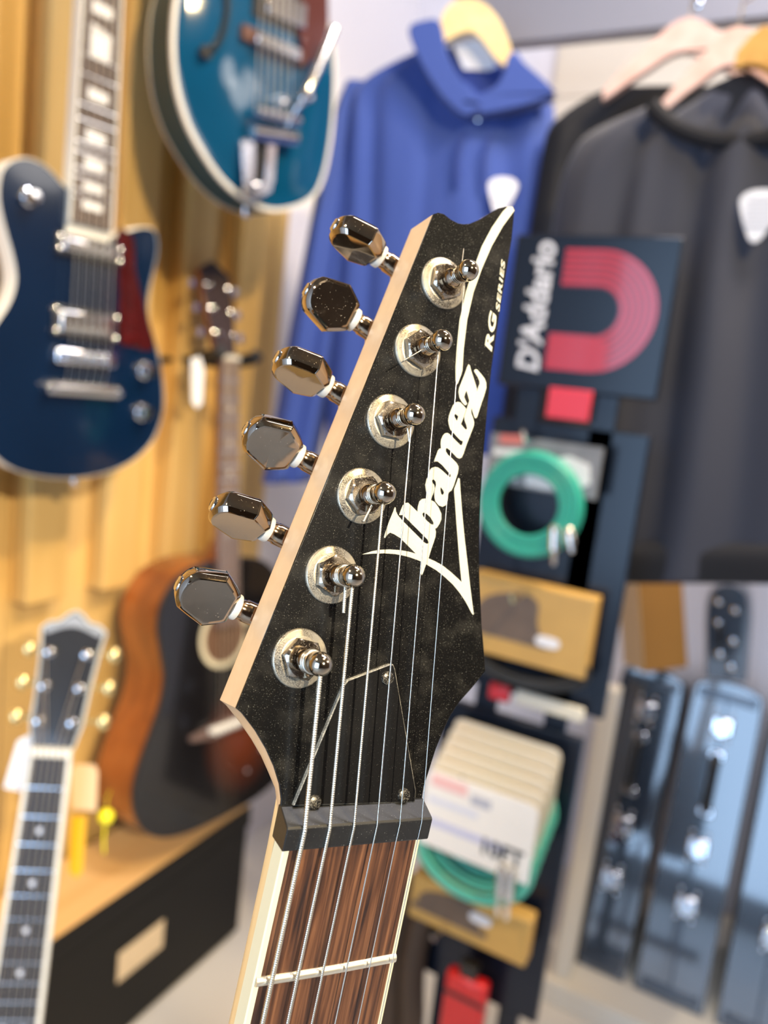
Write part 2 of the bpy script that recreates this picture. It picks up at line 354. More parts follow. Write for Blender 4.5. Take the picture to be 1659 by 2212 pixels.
# lettering and emblem lines on the face
A = lambda L: [(900 + x / 9.217, 760 + y / 9.217) for x, y in L]
B = lambda L: [(770 + x / 5.925, 980 + y / 5.925) for x, y in L]
logo = (A([(1030, 248), (1058, 272), (1085, 380), (1130, 520), (1170, 640), (1197, 735), (1200, 800), (1225, 705), (1253, 635), (1250, 585), (1215, 500), (1150, 400), (1143, 368), (1172, 345), (1205, 355), (1280, 440), (1350, 530), (1385, 620), (1385, 720), (1340, 880), (1290, 1020), (1240, 1180), (1205, 1290), (1185, 1320), (1160, 1320), (1140, 1280), (1110, 1180), (1095, 1108), (1085, 1170), (1090, 1235), (1120, 1310), (1142, 1400), (1137, 1470), (1100, 1570), (1040, 1720), (980, 1880), (930, 2030), (895, 2105), (850, 2125), (800, 2105), (740, 2040), (650, 1950), (605, 1915), (578, 1930), (580, 1985), (620, 2050), (710, 2130)])
  + B([(1278, 118), (1302, 160), (1305, 190), (1295, 250), (1240, 420), (1215, 470), (1180, 495), (1172, 520), (1165, 600), (1140, 660), (1100, 680), (1050, 660), (1010, 610), (998, 560), (997, 480), (1018, 400), (1012, 355), (985, 326), (964, 345), (972, 372), (994, 400), (1000, 440), (985, 500), (962, 560), (952, 592), (1000, 620), (1050, 690), (1085, 770), (1085, 840), (1060, 900), (1030, 945), (1005, 960), (1015, 1000), (1010, 1060), (985, 1140), (950, 1240), (920, 1340), (1000, 1375), (1100, 1430), (1200, 1510), (1300, 1600), (1345, 1645), (1335, 1550), (1320, 1400), (1300, 1150), (1280, 900), (1262, 640), (1250, 500), (1250, 450), (1275, 390), (1300, 315), (1320, 318), (1330, 480), (1350, 740), (1380, 1060), (1420, 1400), (1460, 1750), (1495, 2020), (1500, 2055), (1490, 2062), (1470, 2035), (1400, 1900), (1320, 1780), (1230, 1670), (1120, 1570), (1020, 1490), (890, 1415), (870, 1470), (850, 1530), (835, 1555), (822, 1530), (830, 1450), (825, 1380), (780, 1360), (680, 1325), (580, 1300), (480, 1283), (350, 1275), (200, 1280), (65, 1290), (200, 1248), (300, 1230), (420, 1225), (560, 1235), (660, 1252), (760, 1280), (720, 1240), (640, 1160), (560, 1080), (480, 1030), (430, 1010), (400, 1030), (365, 1080), (350, 1070), (370, 1000), (420, 860), (470, 740), (490, 685), (500, 690), (505, 740), (530, 790), (600, 870), (700, 970), (800, 1070), (870, 1140), (905, 1155), (922, 1140), (910, 1100), (870, 1060), (800, 990), (700, 890), (620, 810), (590, 785), (545, 785), (560, 740), (590, 665), (620, 632), (660, 628), (700, 665), (780, 745), (785, 680), (805, 610), (840, 580), (880, 575), (905, 570), (905, 545), (890, 480), (880, 400), (895, 330), (925, 270), (935, 215), (960, 185), (1000, 170), (1040, 175), (1090, 210), (1150, 265), (1190, 300), (1205, 295), (1205, 270), (1160, 220), (1100, 150), (1040, 100), (1010, 98), (990, 108), (995, 80)])
  + A([(390, 2060), (420, 1970), (450, 1930), (485, 1925), (478, 1830), (485, 1750), (520, 1670), (560, 1625), (610, 1615), (650, 1635), (700, 1690), (780, 1770), (870, 1860), (905, 1850), (920, 1780), (870, 1760), (800, 1690), (720, 1600), (670, 1545), (640, 1450), (628, 1370), (640, 1280), (670, 1190), (690, 1140), (725, 1060), (770, 1010), (820, 995), (870, 1010), (930, 1070), (985, 1135), (960, 1220), (930, 1310), (880, 1440), (950, 1525), (985, 1555), (1003, 1520), (985, 1450), (955, 1370), (947, 1290), (985, 1170), (1010, 1090), (1048, 972), (1020, 870), (990, 770), (960, 840), (945, 900), (965, 950), (1003, 1030), (985, 1062), (955, 1060), (900, 1000), (850, 910), (832, 800), (845, 720), (900, 580), (960, 430), (1000, 310)]))
eyes = [A([(765, 1232), (830, 1285), (800, 1380), (760, 1310), (745, 1270)]), B([(1075, 425), (1110, 470), (1120, 500), (1105, 530), (1085, 520), (1072, 470)]), B([(855, 752), (900, 770), (950, 820), (985, 880), (985, 908), (955, 905), (900, 860), (850, 800), (842, 770)])]
MB(hh).holed(hsl(logo), [hsl(e) for e in eyes], 0, .06).build('logo_lettering', cream, hd, smooth=False)
sw = [(986, 831), (984, 823), (984, 792), (986.6, 751.5), (992.6, 691), (1006, 631), (1022.8, 580), (1041, 531.5), (1062, 492), (1086, 457), (1096, 447), (1107, 446.5), (1111, 455), (1086, 489), (1062, 531.5), (1041, 580), (1022.8, 631), (1009, 691), (1001.7, 751.5), (998.6, 800), (995.5, 811), (989, 828)]
MB(hh).prism(hsl(sw), 0, .06).build('logo_sweep', cream, hd, smooth=False)
# RG SERIES, reading upwards along the right edge
def letters(name, body, p0, p1, hgt, xs, off):
    a = Vector(hs(*p0)); b = Vector(hs(*p1)); d = (b - a); L = d.length; d.normalize(); nrm = Vector((-d.y, d.x))
    cu = bpy.data.curves.new(name, 'FONT'); cu.body = body; cu.size = hgt; cu.offset = off; cu.shear = .2; cu.resolution_u = 4; cu.space_character = 1.12
    t = bpy.data.objects.new('tmp', cu); col.objects.link(t)
    me = bpy.data.meshes.new_from_object(t.evaluated_get(bpy.context.evaluated_depsgraph_get())); bpy.data.objects.remove(t)
    x0 = min(v.co.x for v in me.vertices); x1 = max(v.co.x for v in me.vertices)
    for v in me.vertices:
        q = a + d * ((v.co.x - x0) / (x1 - x0) * L) + nrm * v.co.y
        v.co = Vector(hh((q.x, q.y, .06)))
    me.materials.clear(); link(name, me, cream, hd, smooth=False)
letters('model_lettering', 'RG', (1061, 760), (1073, 676), 3.9, 1, .17)
letters('series_lettering', 'SERIES', (1078, 674), (1091, 563), 2.1, 1, .055)

# tuning machines
TH = 1.27857; TU = Vector((math.cos(TH), math.sin(TH))); TP = Vector((-TU.y, TU.x)); P6 = Vector((-21.4074, 42.3482))
posts = [P6 + TU * 24 * (5 - k) for k in range(6)]
def H3(p, z): return Vector((p[0], p[1], z))
prof_post = [(2.0, -1), (2.9, 2), (2.95, 4.2), (3.1, 5.2), (2.9, 6.2), (2.35, 6.9), (2.05, 7.6), (2.0, 9.4), (2.3, 10.2), (2.75, 10.6), (2.75, 11.0)]
prof_ball = [(2.7, 10.9)] + [(3.15 * math.cos(a), 12.9 + 3.15 * math.sin(a)) for a in [math.radians(x) for x in range(-38, 90, 8)]] + [(.15, 16.05)]
bt_out = [(0.2, 4.2), (1.2, 5.2), (5.6, 7.9), (6.4, 8.0), (7.2, 7.8), (13.8, 5.9), (15.2, 5.0), (16.2, 3.6), (16.8, 1.8), (17.0, 0)]
bt = bt_out + [(u, -v) for u, v in bt_out[-2::-1]]
CAMH = HR.transposed() @ (-HT)
PHI = [56, -14, 52, 22, 56, 20]                            # how far each button is turned on its shaft
for k in range(6):
    p = posts[k]; m = MB(hh)
    m.lathe(prof_post, 28, H3(p, 0))
    tm = m.build('tuning_machine', post_m, gt, angle=50)
    MB(hh).lathe(prof_ball, 28, H3(p, 0)).build('post_ball', ball_m, tm, angle=60)
    MB(hh).lathe([(7.9, 0), (8.0, .2), (7.9, .75), (7.5, 1.05), (6.4, 1.15), (6.2, 1.35), (5.6, 1.4), (3, 1.4)], 48, H3(p, 0)).build('washer', washer_m, tm, angle=60)
    # hex nut with a turned top
    m = MB(hh); ph = math.radians(25 + 17 * k); Rx = 5.9; base = []
    n = 48; loops = []
    def hexr(a): a = (a % (PI / 3)) - PI / 6; return 5.05 / math.cos(a)
    for rr, z in ((0, 1.3), (0, 3.0), (.12, 3.3), (-1, 3.8), (-2, 3.82)):
        lp = []
        for i in range(n):
            a = 2 * PI * i / n; r = hexr(a)
            if rr == .12: r = min(r, 5.45)
            if rr == -1: r = min(r, 4.75)
            if rr == -2: r = 3.1
            lp.append((p.x + r * math.cos(a + ph), p.y + r * math.sin(a + ph), z))
        loops.append(lp)
    m.rings(loops); m.build('hex_nut', hexnut_m, tm, angle=25)
    # shaft, collar and button on the far side of the headstock
    q = H3(p + TU * 7.5, -19.5); X = H3(TP, 0); Y = H3(TU, 0); Z = Vector((0, 0, 1))
    MB(hh).lathe([(3.3, 2), (3.3, 12.2), (3.0, 12.6), (3.0, 14.6), (2.4, 14.8), (2.4, 17.5)], 24, q, Y, Z, X).build('shaft', post_m, tm, angle=40)
    MB(hh).box(p.x - 6.5, p.x + 6.5, p.y - 7, p.y + 13, -23, -13.6).build('gear_housing', M_['chrome'], tm, bevel=.0012)
    MB(hh).lathe([(2.6, 14.6), (3.7, 14.6), (3.8, 15.0), (3.8, 16.2), (3.6, 16.5), (2.6, 16.5)], 28, q, Y, Z, X).build('collar', plastic_white, tm, angle=40)
    vw = (CAMH - q).normalized(); f = math.radians(PHI[k]) + math.atan2(-vw.dot(Y), vw.dot(Z)); V = Y * math.cos(f) + Z * math.sin(f); W = Z * math.cos(f) - Y * math.sin(f); o = q + X * 15.9
    dense = spline(bt, 3, False); n = len(dense); loops = []
    def cen(t): return (8.2, 0)
    for sc, z in ((.80, -3.55), (.86, -3.5), (.985, -2.4), (1.0, -2.1), (1.0, 2.1), (.985, 2.4), (.86, 3.5), (.80, 3.55)):
        loops.append([o + X * (8.4 + (u - 8.4) * sc) + V * (v * sc) + W * z for u, v in dense])
    m = MB(hh); m.rings(loops, cap0=False, cap1=False)
    for sgn in (-1, 1):                                 # gently dished broad faces
        lp = [[o + X * (8.4 + (u - 8.4) * s_) + V * (v * s_) + W * (sgn * z_) for u, v in dense] for s_, z_ in ((.80, 3.55), (.5, 3.4), (.2, 3.32), (.02, 3.3))]
        m.rings(lp if sgn > 0 else [l[::-1] for l in lp], cap0=False)
    m.build('button', button_m, tm, angle=28)
    MB(hh).lathe([(2.3, 16.3), (2.3, 17.0), (2.0, 17.35), (1.75, 17.2), (1.6, 17.25), (1.2, 17.5), (.3, 17.6)], 20, o, V, W, X).build('button_screw', M_['chrome'], tm, angle=50)

# truss rod cover with its three screws
cv = [(-19.1, 4.3), (-7.9, 35.6), (-6.8, 37.1), (6.2, 42.0), (7.4, 42.0), (8.2, 40.6), (19.0, 6.5), (19.0, 3.4)]
m = MB(hh); lv = [(0, .02), (0, 1.1), (.3, 1.4)]
if sum(cv[i][0] * cv[(i + 1) % len(cv)][1] - cv[(i + 1) % len(cv)][0] * cv[i][1] for i in range(len(cv))) < 0: cv = cv[::-1]
m.rings([[(p[0], p[1], z) for p in inset(cv, d)] for d, z in lv], 1, cap0=False, cap1=False); m.prism(inset(cv, .3), 1.3, 1.401)
tc = m.build('truss_rod_cover', [cover_black, dusty('cover_edge', (.05, .048, .04), (.55, .52, .42), .4, speck=(3000, .4, .7), cloud=(260, .35, .8, .6))], gt, angle=30)
# pale worn edge line of the cover
scr = dusty('screw_dark', (.05, .045, .04), (.42, .39, .30), .25, .8, speck=(3000, .5, .7), cloud=(300, .45, .9, .3))
for sx, sy in ((5.8, 38.1), (-13.2, 4.9), (14.8, 5.5)):
    MB(hh).lathe([(2.0, 1.35), (2.0, 1.6), (1.8, 2.0), (1.2, 2.25), (.75, 2.3), (.7, 1.9), (.05, 1.9)], 20, (sx, sy, 0)).build('screw', scr, tc, angle=40)

# nut
m = MB(mm); pr = [(.9, -6), (.9, 1.4), (1.3, 1.8), (7.1, 1.9), (7.6, 1.4), (10.0, -4.2), (10.0, -6)]
m.rings([[(x, y, z) for y, z in pr] for x in (-22.4, 22.3)])
nb = m.build('nut', nut_m, gt, bevel=.0004, smooth=False)

# fretboard, binding, neck, frets
def fw(y): return 21.3 + (-y) * (28.2 - 21.3) / 415.0
FL = -415
m = MB(mm); m.rings([[(-fw(y) + 1.7, y, -6), (fw(y) - 1.7, y, -6), (fw(y) - 1.7, y, -.15), (fw(y) * .5, y, .12), (0, y, .2), (-fw(y) * .5, y, .12), (-fw(y) + 1.7, y, -.15)] for y in (.9, FL)])
fbd = m.build('fretboard', rosewood, gt, smooth=False)
for s in (-1, 1):
    m = MB(mm); m.rings([[(s * (fw(y) - 1.7), y, -6), (s * fw(y), y, -6), (s * fw(y), y, -.6), (s * (fw(y) - .4), y, -.22), (s * (fw(y) - 1.7), y, -.1)] for y in (.9, FL)])
    m.build('binding', binding_m, gt, smooth=False)
for k in range(1, 23):
    y = -648 * (1 - 2 ** (-k / 12)); ww = fw(y) - .5; m = MB(mm)
    m.rings([[(x, y + 1.35 * math.cos(a), -.15 + zc + 1.15 * math.sin(a)) for a in [PI * i / 8 for i in range(9)]] for x, zc in ((-ww, 0), (-ww * .5, .2), (0, .3), (ww * .5, .2), (ww, 0))])
    m.build('fret', fret_m, fbd, angle=40)
for k in (3, 5, 7, 9, 15, 17, 19, 21):
    y = -648 * (1 - 2 ** (-(k - .5) / 12)); MB(mm).lathe([(3, .1), (3, .28), (.1, .28)], 16, (0, y, 0)).build('inlay', binding_m, fbd)
def nsec(y, hw, dp, z0=-6, n=2.0):
    out = []
    for a in [PI * i / 24 for i in range(25)]:
        c, d = math.cos(a), math.sin(a); out.append((hw * math.copysign(abs(c) ** (2 / n), c), y, z0 - dp * abs(d) ** (2 / n)))
    return out
m = MB(mm); loops = []
for y, hw, dp, z0, n in ((24, 18, 8, -14.5, 3), (14, 18, 9, -12.5, 2.8), (8, 20.2, 12, -9.5, 2.5), (2, 21.0, 15.0, -7, 2.3), (-5, 21.4, 16.3, -6, 2.15), (-16, fw(-16), 16.8, -6, 2.05), (-36, fw(-36), 17, -6, 2), (-380, fw(-380), 19, -6, 2), (-415, fw(-415), 30, -6, 2)):
    loops.append(nsec(y, hw, dp, z0, n))
m.rings(loops); m.build('neck', maple_neck, gt, angle=50)

# strings
GA = [.13, .17, .23, .36, .50, .64]                     # radii, high string first
SX = [18.6, 11.4, 4.1, -3.1, -10.4, -17.6]
stubs = {0: [(1001.6, 537), (997, 575), 8.6], 1: [(872, 779), (918, 752), 8.5], 2: [(884, 955), (880, 925), 7.5], 3: [(785, 1127), (803, 1092), 7.5], 4: [(742, 1324), (746, 1268), 6.5], 5: [(687, 1496), (690, 1468), 7.5]}
HINV = lambda v: Vector((v[0] * 1000, v[1] * 1000, v[2] * 1000))
for k in range(6):
    r = GA[k]; p = posts[k]; wound = k >= 3
    pts = []
    turns = 2.6; n = 60
    for i in range(n + 1):                              # wraps round the waist of the post
        a = PI * .5 + 2 * PI * turns * (i / n) * -1 - .6
        z = 7.0 + 2.6 * (1 - i / n) if False else 9.3 - (1.6 + 2 * r) * (i / n)
        pts.append(HINV(hh((p.x + (2.05 + r) * math.cos(a), p.y + (2.05 + r) * math.sin(a), z))))
    a_end = PI * .5 - 2 * PI * turns - .6
    m = MB(mm)
    m.tube(pts, r, 8)
    st = HINV(hh((p.x + 2.05 + r, p.y, 8.2)))
    nut_b = Vector((SX[k] , 6.6, 2.05 + r * .3)); nut_f = Vector((SX[k] - .05, 1.1, 2.0 + r * .4))
    far = Vector((SX[k] * (1 + .30 * 1), FL, 4.5))
    path = [st, nut_b, nut_f, nut_f.lerp(far, .14), far]
    if wound:                                           # real windings down to below the frame edge, plain beyond
        pitch = .42 + .3 * r; q = []; rad = []
        for a, b in ((path[0], path[1]), (path[1], path[2]), (path[2], path[3])):
            L = (b - a).length; c = max(2, int(L / (pitch / 4)))
            for i in range(c): q.append(a.lerp(b, i / c))
        rad = [r * (1 + .12 * math.sin(i * PI / 2)) for i in range(len(q))]
        q += [path[3], path[4]]; rad += [r, r]
        m.tube(q, rad, 8)
    else: m.tube(path, r, 8)
    e0, e1, hz = stubs[k]; a = hs(*e0, hz); b = hs(*e1, hz)
    a = HINV(hh((a[0], a[1], hz))); b = HINV(hh((b[0], b[1], hz)))
    if wound:
        L = (b - a).length; c = int(L / ((.42 + .3 * r) / 4)) + 2
        m.tube([a.lerp(b, i / c) for i in range(c + 1)], [r * (1 + .12 * math.sin(i * PI / 2)) for i in range(c + 1)], 8)
    else: m.tube([a, b], r, 8)
    m.build('string', nickel if wound else steel, gt, angle=80)

# body and stand, below the frame
bdo = spline([(-30, -395), (-70, -360), (-105, -330), (-128, -345), (-120, -400), (-112, -455), (-118, -520), (-145, -580), (-160, -650), (-140, -730), (-80, -775), (0, -785), (90, -772), (150, -720), (165, -640), (145, -560), (118, -510), (112, -455), (118, -410), (122, -375), (100, -365), (65, -395), (30, -400)], 4)
MB(mm).prism(bdo, -50, -8).build('body', mat('body_black', (.01, .01, .012), .12, coat=.6), gt, bevel=.004)
stand_m = mat('stand_black', (.02, .02, .02), .5)
gb = GM @ Vector((0, -.785, -.03)); st = empty('guitar_stand', Matrix.Translation((gb.x, gb.y, 0)), 'low black stand carrying the front guitar below the picture', 'guitar stand')
MB().box(-.18, .18, -.06, .06, 0, .02).build('base', stand_m, st, bevel=.004)
for s in (-1, 1):
    MB().tube([(s * .09, 0, .01), (s * .09, 0, gb.z + .012), (s * .09, -.07, gb.z + .02)], .009, 10).build('support_arm', stand_m, st)

# ------------------------------------------------------------------ shelf and cabinet along the left wall
SX0, SHZ = -.868, .30
cb = empty('low_cabinet', Matrix.Translation((-.95, .3, 0)), 'black low cabinet under the pine shelf along the slatted wall', 'cabinet')
TC = lambda v: (v[0] + .95, v[1] - .3, v[2])
MB(TC).box(XL + .03, SX0 - .012, -.7, 1.24, .0, .272).build('carcass', M_['black_box'], cb, bevel=.002)
for a, b in ((-.68, -.12), (-.11, .56), (.57, 1.235)): MB(TC).box(SX0 - .012, SX0 + .003, a, b, .012, .252).build('door', M_['black_box'], cb, bevel=.002)
MB(TC).box(SX0 - .0, SX0 + .005, -.7, 1.24, .256, .2995).build('edge_band', M_['black_box'], cb)
sh = MB().box(XL + .024, SX0 - .0005, -.7, 1.24, .274, SHZ).build('pine_shelf', M_['pine_shelf'], bevel=.002, smooth=False)
tag(sh, 'pine shelf board with a black cabinet below it', 'shelf')
lb = MB().box(SX0 + .0045, SX0 + .0055, .885, .995, .128, .186).build('price_card', M_['card'], smooth=False)
tag(lb, 'small tan card stuck on the black cabinet front', 'card')

# ------------------------------------------------------------------ navy electric guitar on the left
pearl = mat('pearl', (.88, .86, .82), .25, coat=.4)
cream_b = mat('ivory_binding', (.80, .77, .68), .35)
dark_board = wood('ebony_board', (.055, .035, .028), (.12, .08, .062), (120, 6, 120), .5, contrast=(.3, .7))
F1 = Frame(180, 700, 1.05, 50)
g1 = empty('electric_guitar', F1.M, 'navy blue electric guitar with red tortoiseshell pickguard hanging on the slatted wall', 'guitar')
navy = mat('navy_gloss', (.002, .011, .034), .12, coat=.5, mottle=(6, .3))
b1 = spline(F1.poly([(158, 425), (132, 392), (104, 362), (76, 345), (45, 340), (16, 352), (0, 378), (-4, 430), (8, 490), (26, 555), (32, 605), (20, 650), (-6, 692), (-40, 745), (-62, 820), (-58, 900), (-30, 965), (20, 1010), (80, 1029), (150, 1035), (220, 1025), (282, 1000), (328, 957), (350, 905), (355, 860), (350, 800), (338, 745), (325, 700), (320, 660), (326, 618), (336, 575), (342, 535), (336, 500), (315, 490), (285, 495), (250, 508), (215, 512), (180, 505)]), 3)
MB().prism(b1, -.042, -.001).build('body', navy, g1, bevel=.003)
m = MB(); outer = inset(b1, -.0003); inner = inset(b1, .0014)
if sum(b1[i][0] * b1[(i + 1) % len(b1)][1] - b1[(i + 1) % len(b1)][0] * b1[i][1] for i in range(len(b1))) < 0: outer, inner = outer[::-1], inner[::-1]
m.rings([[(p[0], p[1], z) for p in l] for l, z in ((outer, -.036), (outer, -.001), (inner, .0012), (inner, -.003))], cap0=False, cap1=False)
m.build('binding', cream_b, g1, angle=50)
def u1(px, py, z=0): return F1.uv(px, py, z)
# neck and fretboard: straight up to the headstock above the frame
nx0, nx1, nyb = -.0275, .0275, u1(190, 490)[1]
m = MB(); m.rings([[(-hw, yy, .002), (-hw, yy, -.014), (-hw * .6, yy, -.022), (hw * .6, yy, -.022), (hw, yy, -.014), (hw, yy, .002)] for yy, hw in ((nyb - .02, .031), (.72, .024))]); m.build('neck', cream_b, g1, angle=50)
m = MB(); m.rings([[(-hw, yy, .002), (hw, yy, .002), (hw, yy, .0085), (-hw, yy, .0085)] for yy, hw in ((nyb, .0285), (.72, .0215))]); fb1 = m.build('fretboard', dark_board, g1, smooth=False)
for s in (-1, 1):
    m = MB(); m.rings([[(s * hw, yy, .002), (s * (hw + .0026), yy, .002), (s * (hw + .0026), yy, .009), (s * hw, yy, .009)] for yy, hw in ((nyb, .0285), (.72, .0215))]); m.build('neck_binding', cream_b, g1, smooth=False)
iy = [u1(205, q)[1] for q in (-180, -70, 20, 95, 210, 300, 360, 410, 450)]
fy = [a + (b - a) * t for a, b in zip(iy, iy[1:]) for t in (.32, .68)]
for yy in fy:
    hw = .0215 + (.72 - yy) / (.72 - nyb) * .007
    MB().box(-hw, hw, yy - .0007, yy + .0007, .008, .0094).build('fret', M_['chrome_bg'], fb1, smooth=False)
for k, c in enumerate(iy):
    hh_ = .0075 if k < 7 else .0055; hh_ = .020 if k == 3 else hh_
    MB().prism([(-.014, c - hh_), (.014, c - hh_), (.014, c + hh_ * .7), (-.014, c + hh_)], .0083, .0092).build('inlay', pearl, fb1, smooth=False)
MB().prism([(-.024, .72), (.024, .72), (.036, .80), (.03, .90), (-.03, .90), (-.036, .80)], -.012, .002).build('headstock', navy, g1, bevel=.002)
tort = mat('tortoiseshell', (.050, .004, .004), .15, coat=.5, mottle=(45, .9))
MB().prism(spline(F1.poly([(252, 502), (272, 500), (288, 520), (290, 580), (304, 640), (322, 705), (332, 745), (318, 757), (285, 748), (256, 735), (256, 640)]), 2), 0, .003).build('pickguard', tort, g1, bevel=.0006)
chrome1 = M_['chrome_bg']
def rect(F, x0, x1, y0, y1): return [F.uv(x0, y0), F.uv(x1, y0), F.uv(x1, y1), F.uv(x0, y1)]
for y0, y1 in ((505, 575), (662, 742)):
    a = u1(145, y0); b = u1(256, y1); cx = 0.002
    pu = MB().box(-.044, .048, b[1], a[1], 0, .006).build('pickup', mat('pickup_ring', (.03, .03, .035), .3), g1, bevel=.001)
    MB().box(-.036, .040, b[1] + .006, a[1] - .006, .006, .011).build('cover', chrome1, pu, bevel=.0015)
    for s in range(6): MB().lathe([(.0024, .011), (.0024, .013), (.0008, .0135)], 10, (-.026 + s * .0112, b[1] + .012, 0)).build('pole_piece', chrome1, pu)
    for sx in (-.041, .045):
        for sy in (a[1] - .006, b[1] + .006): MB().lathe([(.003, .006), (.0028, .009), (.001, .010)], 10, (sx, sy, 0)).build('screw', chrome1, pu)
br = MB().box(-.041, .045, u1(190, 790)[1], u1(190, 758)[1], .001, .013).build('bridge', chrome1, g1, bevel=.003)
for s in range(6): MB().box(-.032 + s * .0115, -.024 + s * .0115, u1(190, 785)[1], u1(190, 762)[1], .013, .017).build('saddle', chrome1, br, bevel=.001)
MB().rings([[(x, u1(190, 842)[1] + .010 * math.cos(a), .006 + .008 * math.sin(a)) for a in [2 * PI * i / 14 for i in range(14)]] for x in (-.049, -.045, .049, .053)]).build('tailpiece', chrome1, g1, angle=60)
for s in (-.046, .050): MB().lathe([(.008, 0), (.008, .006), (.007, .015), (.002, .017)], 16, (s, u1(190, 842)[1], 0)).build('tailpiece_stud', chrome1, g1)
for px, py, r in ((312, 800, .0105), (306, 890, .0105), (62, 427, .009)):
    c = u1(px, py); kn = MB().lathe([(r * 1.25, 0), (r * 1.25, .002), (r, .003), (r, .016), (r * .85, .019), (r * .3, .0195)], 20, (c[0], c[1], 0)).build('control_knob', chrome1, g1, angle=50)
c = u1(175, 1034); MB().lathe([(.004, 0), (.004, .008), (.007, .010), (.006, .013)], 12, (c[0], c[1], -.02), (1, 0, 0), (0, 0, 1), (0, -1, 0)).build('strap_button', chrome1, g1)
for s in range(6):
    x = -.026 + s * .0112
    MB().tube([(x * .7, .72, .012), (x, u1(190, 772)[1], .019), (x * .95, u1(190, 842)[1], .008)], .0006, 5).build('string', nickel, g1)

# ------------------------------------------------------------------ turquoise hollow body guitar
F2 = Frame(540, 200, 1.2, 46)
g2 = empty('hollowbody_guitar', F2.M, 'turquoise hollow body guitar with chrome vibrato arm hanging above the blue hoodie', 'guitar')
turq = mat('turquoise_gloss', (.002, .062, .135), .10, coat=.6, mottle=(7, .25))
turq_side = mat('turquoise_side', (.005, .052, .080), .5)
o2 = F2.poly([(392, -60), (378, 0), (372, 60), (372, 120), (380, 190), (400, 260), (430, 320), (470, 380), (510, 420), (550, 445), (592, 456), (640, 448), (678, 425), (700, 380), (714, 310), (722, 230), (724, 150), (718, 90), (704, 30), (690, -30), (684, -110), (700, -190), (690, -290), (620, -370), (545, -380), (470, -370), (400, -300), (385, -210), (402, -130)])
o2 = spline(o2, 3); ctr = (sum(p[0] for p in o2) / len(o2), sum(p[1] for p in o2) / len(o2))
if sum(o2[i][0] * o2[(i + 1) % len(o2)][1] - o2[(i + 1) % len(o2)][0] * o2[i][1] for i in range(len(o2))) < 0: o2 = o2[::-1]
def scl(pts, s, c): return [(c[0] + (p[0] - c[0]) * s, c[1] + (p[1] - c[1]) * s) for p in pts]
m = MB(); m.rings([[(p[0], p[1], z) for p in o2] for z in (-.068, -.001)], cap0=True, cap1=False); m.build('sides', turq_side, g2, angle=60)
m = MB(); m.rings([[(p[0], p[1], z) for p in scl(o2, s, ctr)] for s, z in ((.985, 0), (.93, .000), (.86, .003), (.72, .010), (.55, .0155), (.35, .019), (.15, .020), (.02, .020))], cap0=False); tp = m.build('arched_top', turq, g2, angle=60)
for z0, z1 in ((-.0055, .0015), (-.070, -.0665)):
    m = MB(); oo = inset(o2, -.0010); ii = inset(o2, .0048)
    m.rings([[(p[0], p[1], z) for p in l] for l, z in ((oo, z0), (oo, z1), (ii, z1 + .0004), (ii, z1 - .002))], cap0=False, cap1=False); m.build('binding', cream_b, g2, angle=50)
def u2(px, py, z=.018): return F2.uv(px, py, z)
blk = mat('black_plastic', (.012, .011, .010), .3)
fh = [u2(*q) for q in ((488, -60), (490, 0), (486, 45), (474, 85), (455, 112))]
m = MB(); m.tube([(x, y, .0175 - .004 * i / 4) for i, (x, y) in enumerate(spline(fh, 4, False))][:0] or [(x, y, .0175) for x, y in spline(fh, 4, False)], .0048, 6); m.lathe([(.009, .008), (.009, .0195), (.001, .0195)], 14, (*u2(446, 112), 0)); m.build('sound_hole', blk, g2)
v2 = F2.uv
def rot_rect(F, p0, p1, half, z):                    # a bar from p0 to p1 in the guitar's plane
    a = Vector(F.uv(*p0, z)); b = Vector(F.uv(*p1, z)); d = (b - a).normalized(); n = Vector((-d.y, d.x)) * half
    return [tuple(a - n), tuple(b - n), tuple(b + n), tuple(a + n)]
pk = MB().prism(rot_rect(F2, (545, -8), (672, 50), .026, .02), .016, .023).build('pickup', blk, g2, bevel=.001)
MB().prism(rot_rect(F2, (572, 2), (655, 40), .018, .02), .023, .029).build('cover', chrome1, pk, bevel=.002)
bgw = mat('rosewood_base', (.10, .035, .018), .4)
b2 = MB().prism(rot_rect(F2, (518, 68), (655, 132), .010, .02), .017, .028).build('bridge', bgw, g2, bevel=.002)
MB().prism(rot_rect(F2, (550, 80), (645, 122), .008, .03), .028, .038).build('saddle_bar', chrome1, b2, bevel=.002)
MB().prism([u2(*q) for q in ((640, -30), (700, -20), (702, 60), (680, 130), (650, 140), (638, 70))], .024, .028).build('pickguard', mat('brown_guard', (.075, .018, .014), .2, coat=.5), g2, bevel=.0008)
# vibrato tailpiece
tl = MB().prism([v2(*q, .03) for q in ((530, 300), (560, 292), (558, 420), (538, 425))], .014, .020)
tl.prism([v2(*q, .03) for q in ((588, 300), (606, 305), (600, 395), (580, 405))], .014, .020)
tl.prism([v2(*q, .03) for q in ((538, 400), (600, 385), (596, 412), (560, 432), (540, 430))], .014, .020)
tl = tl.build('vibrato_frame', chrome1, g2, bevel=.0015)
MB().prism([v2(*q, .03) for q in ((560, 300), (588, 305), (580, 388), (560, 392))], .010, .016).build('frame_inset', blk, tl)
a = Vector((*v2(552, 238, .035), .035)); b = Vector((*v2(645, 262, .035), .035))
MB().tube([a, b], .0085, 14).build('roller_bar', chrome1, tl, angle=50)
MB().tube([Vector((*v2(545, 285, .03), .028)), Vector((*v2(640, 300, .03), .028))], .011, 14).build('tension_bar', chrome1, tl, angle=50)
arm = [(*v2(625, 275, .04), .036), (*v2(645, 235, .05), .046), (*v2(662, 205, .06), .058), (*v2(690, 140, .06), .060), (*v2(722, 62, .06), .060)]
